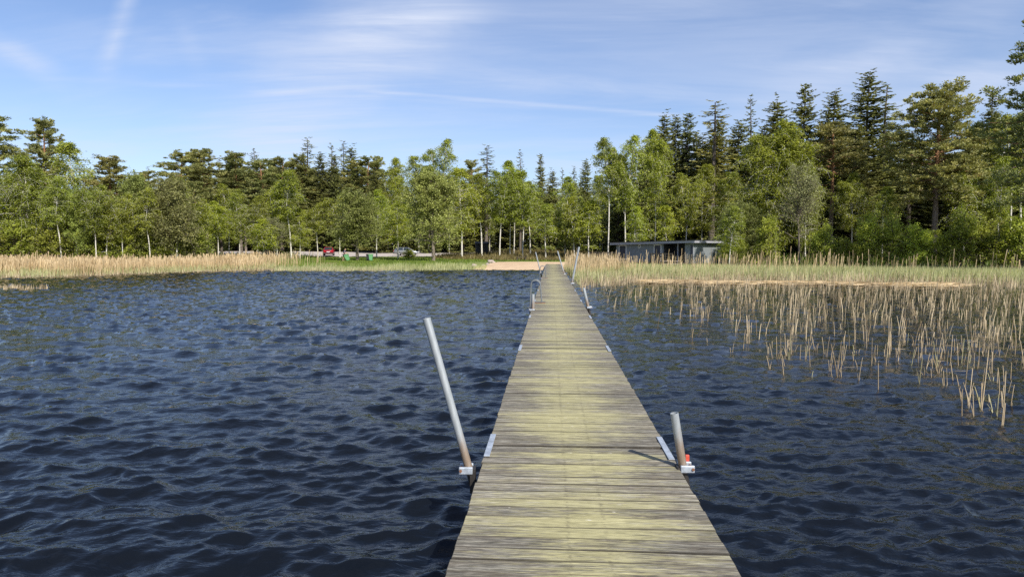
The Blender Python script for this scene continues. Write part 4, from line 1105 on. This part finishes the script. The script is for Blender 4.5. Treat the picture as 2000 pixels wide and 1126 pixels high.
mb = MB(); mb.box((-LP1 + .0005, 1.9, Z0), (-LP0 - .0005, 2.0, ZT)); mb.box((-LP1 - .1, .1205, Z0), (-LP1, 2.0, ZT)); mb.box((-LP0, .1205, Z0), (-LP0 + .1, 2.0, ZT)); mb.build('porch_wall', M['dark_inside'], hut)
# roof: slab tilting slightly down to the far end, with fascia boards
ov = .55; dz = -.17
def roof_slab(mb, x0, x1, y0, y1, za, zb):
    def zf(x): return dz * (-x) / LL
    vs = [(x0,y0,za+zf(x0)),(x1,y0,za+zf(x1)),(x1,y1,za+zf(x1)),(x0,y1,za+zf(x0)),(x0,y0,zb+zf(x0)),(x1,y0,zb+zf(x1)),(x1,y1,zb+zf(x1)),(x0,y1,zb+zf(x0))]
    mb.add(vs, [(0,3,2,1),(4,5,6,7),(0,1,5,4),(1,2,6,5),(2,3,7,6),(3,0,4,7)])
mb = MB(); roof_slab(mb, -LL - ov - .05, ov + .05, -ov - .05, Wd_ + ov, 2.965, 3.03); rf = mb.build('roof', M['felt'], hut)
mb = MB(); roof_slab(mb, -LL - ov, ov, -ov, -ov + .04, 2.70, 2.962); mb.build('fascia', M['grey_fascia'], rf)
mb = MB(); roof_slab(mb, ov - .04, ov, -ov + .041, Wd_ + ov - .02, 2.70, 2.962); mb.build('fascia', M['grey_fascia'], rf)
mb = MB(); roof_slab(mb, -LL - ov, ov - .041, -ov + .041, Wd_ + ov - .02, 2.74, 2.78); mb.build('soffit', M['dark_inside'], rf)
def door(pa, pb, ztop, navy=True, frame=True):
    xa, xb = -Lof(pa), -Lof(pb); w = .09
    m_ = MB(); m_.box((xa + w, -.045, HZ + .05), (xb - w, -.02, ztop - w)); d_ = m_.build('door', M['navy_door'], hut)
    if frame:
        m_ = MB(); m_.box((xa, -.06, HZ), (xa + w, -.019, ztop)); m_.box((xb - w, -.06, HZ), (xb, -.019, ztop)); m_.box((xa + w, -.06, ztop - w), (xb - w, -.019, ztop)); m_.build('door_frame', M['white_paint'], d_)
    m_ = MB(); m_.tube([(xb - w - .09, -.046, HZ + 1.02), (xb - w - .09, -.09, HZ + 1.02), (xb - w - .2, -.09, HZ + 1.02)], .012, 8); m_.build('door_handle', M['galv'], d_)
door(1209, 1223.5, 2.52); door(1277, 1291.5, 2.56); door(1347, 1353.2, 2.58, True, False)
xa, xb = -Lof(1246), -Lof(1251)
m_ = MB(); m_.box((xa, -.05, 2.18), (xb, -.019, 2.55)); vt = m_.build('vent_hatch', M['white_paint'], hut)
m_ = MB(); m_.box((xa + .09, -.062, 2.27), (xb - .09, -.051, 2.46)); m_.build('vent_opening', M['black_plastic'], vt)
for p_ in (1323.0,):
    x = -Lof(p_); m_ = MB(); m_.box((x - .05, .0, Z0), (x + .05, .1, 2.70)); m_.build('porch_post', M['grey_fascia'], hut)
m_ = MB(); m_.box((-.01, -.035, Z0), (.035, .05, 2.70)); m_.build('corner_board', M['grey_fascia'], hut)
m_ = MB(); m_.box((-LL, -2.2, HZ + .02), (-.8, -.02, HZ + .14)); m_.build('terrace', M['dark_wood'], hut)

def rail_fence(p0, p1, h, n, rails, label, mat='dark_wood'):
    p0, p1 = np.array(p0), np.array(p1); v = p1 - p0; L = float(np.hypot(*v)); a = math.atan2(v[1], v[0])
    r = tag(empty('wooden_fence', (p0[0], p0[1], gz(*p0)), a), label, 'fence', 'fences before the hut')
    for i in range(n):
        x = L * i / (n - 1); m_ = MB(); m_.box((x - .05, -.05, -.3), (x + .05, .05, h)); m_.build('post', M[mat], r)
    for z in rails:
        m_ = MB(); m_.box((-.08, -.085, z - .07), (L + .08, -.052, z + .07)); m_.build('rail', M[mat], r)
def hl(px, off):      # a point in front of the facade, seen at px
    l = Lof(px); x, y = -l, -off
    return (HX + x * ca + y * sa, HY - x * sa + y * ca)
rail_fence(hl(1297, 2.4), hl(1338, 2.4), 1.25, 4, (.30, .58, .86, 1.16), 'dark four rail fence before the hut porch')
rail_fence(hl(1180, 2.6), hl(1232, 2.6), 1.25, 4, (.5, 1.18), 'dark two rail fence left of the hut')
# dark slatted gate at the left end
q = at_depth(1184, 485, 74); r = tag(empty('slatted_gate', (q[0], q[1], gz(q[0], q[1])), .1), 'dark upright slatted screen at the left end of the hut', 'screen')
m_ = MB()
for i in range(7): m_.box((-.65 + i*.2, -.03, -.1), (-.65 + i*.2 + .11, .0, 1.25 + .12*math.sin(i*2.2)))
m_.build('slat_panel', M['dark_wood'], r)
m_ = MB(); m_.box((-.7, .001, .25), (.8, .04, .35)); m_.box((-.7, .001, .95), (.8, .04, 1.05)); m_.build('cross_rail', M['dark_wood'], r)
def picnic(px, Y, label, rot):
    q = at_depth(px, 485, Y); r = tag(empty('picnic_table', (q[0], q[1], gz(q[0], q[1])), rot), label, 'picnic table', 'picnic tables')
    m_ = MB()
    for i in range(4): m_.box((-.85, -.36 + i*.185, .70), (.85, -.36 + i*.185 + .165, .74))
    m_.build('table_top', M['pale_wood'], r)
    for s in (-1, 1):
        m_ = MB(); m_.box((-.85, s*.72 - .13, .42), (.85, s*.72 + .13, .46)); m_.build('bench_seat', M['pale_wood'], r)
        for sx in (-.65, .65):
            m_ = MB(); m_.tube([(sx, s*.30, .70), (sx, s*.62, -.02)], .045, 6); m_.build('leg', M['dark_wood'], r)
    for sx in (-.65, .65):
        m_ = MB(); m_.box((sx - .03, -.8, .34), (sx + .03, .8, .42)); m_.build('cross_bar', M['dark_wood'], r)
picnic(1209, 71.5, 'pale topped picnic table before the first hut door', -.4)
picnic(1312, 67.6, 'picnic table before the hut porch fence', -.5)

# ------------------------------------------------------------------ dark shed, bench, stones
q = at_depth(941, 485, 108); zs = gz(q[0], q[1])
shed = tag(empty('shed', (q[0], q[1], zs), .12), 'small dark wooden shed beside the road among birches', 'shed')
m_ = MB(); m_.box((-1.0, -.9, -.2), (1.0, .9, 2.0)); boards(m_, 'x', -1.0, 1.0, -.2, 2.0, -.9, -1); m_.build('wall', M['dark_inside'], shed)
m_ = MB(); m_.prism([(-1.2, 1.98), (1.2, 2.3), (1.2, 2.38), (-1.2, 2.06)], 'x', -1.15, 1.15)
m_.build('roof', M['felt'], shed)
m_ = MB(); m_.box((-.4, -.945, 0), (.4, -.92, 1.8)); m_.build('door', M['dark_wood'], shed)

q = at_depth(1018, 505, 88); r = tag(empty('bench', (q[0], q[1], gz(q[0], q[1])), .2), 'small dark wooden bench under the birches behind the beach', 'bench')
m_ = MB(); m_.box((-.7, -.2, .43), (.7, .0, .48)); m_.box((-.7, .02, .43), (.7, .2, .48)); m_.build('seat', M['dark_wood'], r)
for s in (-.55, .55):
    m_ = MB(); m_.box((s - .05, -.17, -.1), (s + .05, .17, .43)); m_.build('leg', M['dark_wood'], r)

def rock(px, py, s, seed, label):
    q = on_plane(px, py, .25); bm = bmesh.new(); bmesh.ops.create_icosphere(bm, subdivisions=3, radius=1)
    rg_ = np.random.default_rng(seed); pl_ = [unit(rg_.normal(size=3)) for _ in range(9)]
    for v in bm.verts:
        c = np.array(v.co)
        for n_ in pl_:
            e = c @ n_ - .72
            if e > 0: c = c - n_ * e * .85
        c *= np.array([1, .8, .62]); v.co = Vector(c * s)
    me = bpy.data.meshes.new('rock'); bm.to_mesh(me); bm.free(); me.materials.append(M['stone'])
    for p_ in me.polygons: p_.use_smooth = True
    o_ = link('rock', me); o_.location = (q[0], q[1], gz(q[0], q[1]) + s * .2 + .07); o_.rotation_euler.z = seed
    tag(o_, label, 'rock', 'stones at the beach edge')
rock(925, 520, .42, 1, 'pale stone in the green reeds left of the beach')
rock(952, 518.5, .30, 2, 'rounded stone at the left corner of the beach')
rock(958, 516.5, .45, 3, 'largest stone at the left beach edge')
rock(964, 517, .26, 4, 'dark small stone at the left beach edge')
rock(944, 519.5, .25, 5, 'low flat stone between the reeds and beach')

# ------------------------------------------------------------------ bins, person, cars
def wheelie(X, Y, rot, label, mat, tilt=0.0, z=None):
    r = tag(empty('wheelie_bin', (X, Y, gz(X, Y) + .03 if z is None else z), rot), label, 'bin', 'wheelie bins on the lawn')
    r.rotation_euler.y = tilt; r.scale = (.88, .88, .88)
    def fr_(z0, z1, a0, a1, b0, b1):
        return [(-a0,-b0,z0),(a0,-b0,z0),(a0,b0,z0),(-a0,b0,z0),(-a1,-b1,z1),(a1,-b1,z1),(a1,b1,z1),(-a1,b1,z1)]
    fs = [(0,3,2,1),(4,5,6,7),(0,1,5,4),(1,2,6,5),(2,3,7,6),(3,0,4,7)]
    m_ = MB(); m_.add(fr_(.06, .92, .20, .29, .22, .30), fs); m_.add(fr_(.86, .925, .31, .32, .32, .33), fs); m_.build('body', M[mat], r)
    m_ = MB(); m_.add(fr_(.928, .97, .33, .33, .34, .34), fs); m_.add(fr_(.97, 1.02, .33, .22, .34, .25), fs); m_.build('lid', M[mat], r)
    m_ = MB(); m_.tube([(-.36, -.24, .95), (-.36, .24, .95)], .018, 8); m_.build('handle', M['black_plastic'], r)
    for s in (-1, 1):
        m_ = MB(); m_.tube([(-.22, s*.25 - .03, .10), (-.22, s*.25 + .03, .10)], .10, 16); m_.build('wheel', M['tyre'], r)
q = at_depth(681, 500, 86.5); wheelie(q[0], q[1], 0, 'light green wheelie bin tipped over by the person', 'green_bin', -.42, gz(q[0], q[1]) + .05)
q = at_depth(724.5, 505, 85.5); wheelie(q[0], q[1], .1, 'upright green wheelie bin right of the thick alder trunk', 'green_bin')
q = at_depth(719.5, 505, 86.6); wheelie(q[0], q[1], .1, 'dark wheelie bin half behind the upright green one', 'black_plastic')

def person(px, Y):
    q = at_depth(px, 500, Y)
    root = tag(empty('person', (q[0], q[1], gz(q[0], q[1]) + .02), -.2), 'person in navy top and black shorts handling the tipped bin', 'person', None)
    root.scale = (.92, .92, .92)
    # +x is the way the person faces (towards the bin)
    J = {'pel': (0,0,.92), 'sp': (.04,0,1.12), 'ch': (.10,0,1.34), 'nk': (.15,0,1.50), 'hd': (.19,0,1.60), 'tp': (.20,0,1.72)}
    verts = []; edges = []; rad = []
    def v(p_, r_): verts.append(p_); rad.append(r_); return len(verts) - 1
    pel = v(J['pel'], .14); s1 = v(J['sp'], .125); ch = v(J['ch'], .145); nk = v(J['nk'], .055); hd = v(J['hd'], .085); hm = v((.20,0,1.66), .098); tp = v(J['tp'], .06)
    edges += [(pel,s1),(s1,ch),(ch,nk),(nk,hd),(hd,hm),(hm,tp)]
    nose = v((.305,0,1.635), .016); edges.append((hm, nose))
    for s in (-1, 1):
        hp = v((0, s*.10, .86), .095); kn = v((.06 if s > 0 else -.06, s*.11, .48), .06); an = v((.0 if s > 0 else -.16, s*.11, .09), .04); ft = v((.06 if s > 0 else -.10, s*.11, .04), .042); to = v((.17 if s > 0 else .01, s*.12, .03), .035)
        edges += [(pel,hp),(hp,kn),(kn,an),(an,ft),(ft,to)]
        sh = v((.10, s*.19, 1.40), .062); el = v((.25, s*.24, 1.16), .043); wr = v((.46, s*.20, 1.05), .029); pm = v((.53, s*.19, 1.03), .030)
        edges += [(ch,sh),(sh,el),(el,wr),(wr,pm)]
        for k in range(4):
            a = v((.585, s*(.155 + .022*k), 1.025), .009); b = v((.615 + .006*(k in (1,2)), s*(.153 + .022*k), 1.0), .008); c = v((.60, s*(.153 + .022*k), .975), .0075)
            edges += [(pm,a),(a,b),(b,c)]
        a = v((.54, s*.150, 1.0), .010); b = v((.575, s*.140, .98), .009); edges += [(pm,a),(a,b)]
        er = v((.19, s*.098, 1.64), .016); edges.append((hm, er))
    def skin(name, verts, edges, rad, root_i, mat, parent, sub=1):
        me = bpy.data.meshes.new(name); me.from_pydata(verts, edges, []); me.update()
        o_ = link(name, me, None, parent)
        md = o_.modifiers.new('skin', 'SKIN')
        for i, sv in enumerate(me.skin_vertices[0].data): sv.radius = (rad[i], rad[i]); sv.use_root = (i == root_i)
        ss = o_.modifiers.new('sub', 'SUBSURF'); ss.levels = sub; ss.render_levels = sub
        me.materials.append(mat); return o_
    skin('body', verts, edges, rad, pel, M['skin'], root)
    tv = [(0,0,.90),(.04,0,1.12),(.10,0,1.34),(.14,0,1.455),(.10,.19,1.40),(.19,.225,1.25),(.10,-.19,1.40),(.19,-.225,1.25)]
    skin('shirt', tv, [(0,1),(1,2),(2,3),(2,4),(4,5),(2,6),(6,7)], [.160,.150,.168,.08,.088,.07,.088,.07], 0, M['navy_cloth'], root)
    pv = [(0,0,.94),(0,.10,.86),(.05,.108,.52),(0,-.10,.86),(-.05,-.108,.52)]
    skin('shorts', pv, [(0,1),(1,2),(0,3),(3,4)], [.155,.115,.095,.115,.095], 0, M['black_cloth'], root)
    m_ = MB(); bmh = bmesh.new(); bmesh.ops.create_uvsphere(bmh, u_segments=14, v_segments=10, radius=.108)
    vs = [(p_.co.x + .180, p_.co.y, p_.co.z*1.0 + 1.685) for p_ in bmh.verts]; bmh.verts.index_update()
    m_.add(vs, [tuple(k.index for k in f.verts) for f in bmh.faces if f.calc_center_median().z > -.02 - .0 + (.06 if f.calc_center_median().x > .04 else 0)], .5, True); bmh.free()
    m_.build('hair', M['hair'], root)
    for s in (-1, 1):
        m_ = MB(); m_.box((.278, s*.036 - .012, 1.652), (.292, s*.036 + .012, 1.664)); m_.build('eye', M['black_cloth'], root)
    m_ = MB(); m_.box((.272, -.025, 1.598), (.284, .025, 1.606)); m_.build('mouth', M['rust'], root)
person(672, 86.5)

def car(px, Y, rot, paint, label, L=4.3, Wc=1.78, Hc=1.48):
    q = at_depth(px, 495, Y)
    r = tag(empty('parked_car', (q[0], q[1], gz(q[0], q[1]) + .075), rot), label, 'car', 'cars parked by the road')
    # body as cross sections along local x (rear at -x)
    st = [(-L/2, .50, .86, .74), (-L/2+.10, .36, .98, .84), (-L/2+.55, .30, 1.02, .88), (-.9, .26, .98, .89), (0, .25, .95, .89), (.75, .25, .94, .88), (1.3, .28, .88, .86), (L/2-.35, .32, .76, .80), (L/2, .42, .62, .66)]
    V = []; ring = 12
    for x, z0, z1, hw in st:
        k = hw * Wc / 1.78; zm = (z0 + z1) / 2
        pr = [(-k*.82, z0), (k*.82, z0), (k*.97, z0+.10), (k, zm), (k*.97, z1-.10), (k*.86, z1), (k*.3, z1+.012), (-k*.3, z1+.012), (-k*.86, z1), (-k*.97, z1-.10), (-k, zm), (-k*.97, z0+.10)]
        V += [(x, a, b) for a, b in pr]
    fs = [(i*ring+k, i*ring+(k+1)%ring, (i+1)*ring+(k+1)%ring, (i+1)*ring+k) for i in range(len(st)-1) for k in range(ring)]
    m_ = MB(); m_.add(V, fs + [tuple(reversed(range(ring))), tuple(range((len(st)-1)*ring, len(st)*ring))], .5, True)
    m_.build('body', M[paint], r)
    # greenhouse
    g = [(-L/2+.18, .98, .70), (-L/2+.62, Hc-.07, .58), (-.5, Hc, .60), (.2, Hc-.03, .60), (1.15, .93, .74)]
    V = []
    for x, z, hw in g: V += [(x, -hw, z), (x, hw, z)]
    gh = MB()
    base = [(x, s*.80, .93) for x in (-L/2+.16, 1.18) for s in (-1, 1)]
    lo = [(-L/2+.16, -.78, .93), (-L/2+.16, .78, .93), (1.2, .78, .90), (1.2, -.78, .90)]
    hi = [(-L/2+.60, -.60, Hc-.06), (-L/2+.60, .60, Hc-.06), (.25, .60, Hc-.05), (.25, -.60, Hc-.05)]
    gh.add(lo + hi, [(0,1,5,4),(1,2,6,5),(2,3,7,6),(3,0,4,7)]); gh.build('windows', M['glass'], r)
    rf_ = MB()
    h2 = [(x*1.0, y*1.02, z) for x, y, z in hi]; up = [(x*.93 - .02, y*.88, z + .055) for x, y, z in hi]
    rf_.add(h2 + up, [(0,1,5,4),(1,2,6,5),(2,3,7,6),(3,0,4,7),(4,5,6,7),(0,3,2,1)])
    for a, b in zip(lo, hi): rf_.tube([Vector(a)*1.0, Vector(b)*1.0], .045, 6)
    for s in (-1, 1): rf_.tube([(-.55, s*.785, .93), (-.5, s*.61, Hc-.05)], .04, 6)
    rf_.build('roof', M[paint], r)
    for sx in (-1.28, 1.32):
        for s in (-1, 1):
            m_ = MB(); m_.tube([(sx, s*.70, .31), (sx, s*.895, .31)], .315, 22); w = m_.build('wheel', M['tyre'], r)
            m_ = MB(); m_.tube([(sx, s*.88, .31), (sx, s*.905, .31)], .205, 18); m_.build('rim', M['rim'], w)
    for s in (-1, 1):
        m_ = MB(); m_.box((-L/2-.012, s*.62-.12, .74), (-L/2+.11, s*.62+.14, .93), bev=.02); m_.build('tail_light', M['tail'], r)
        m_ = MB(); m_.box((L/2-.18, s*.54-.16, .56), (L/2+.005, s*.54+.14, .68), bev=.02); m_.build('headlight', M['plate_white'], r)
        m_ = MB(); m_.box((.72, s*.88-.06 + s*.06, .90), (.86, s*.88+.06 + s*.08, 1.03), bev=.02); m_.build('wing_mirror', M[paint], r)
    m_ = MB(); m_.box((-L/2-.02, -.26, .60), (-L/2+.02, .26, .71)); m_.build('number_plate', M['plate_white'], r)
    m_ = MB(); m_.box((-L/2-.06, -.78, .36), (-L/2+.1, .78, .52), bev=.04); m_.build('bumper', M['black_plastic'], r)
    return r
car(642.5, 117, math.radians(102), 'red_car', 'red hatchback seen from behind at the lawn edge')
car(794, 118, math.radians(4), 'silver_car', 'silver car side on, half hidden by hanging birch leaves', 4.5, 1.8, 1.46)
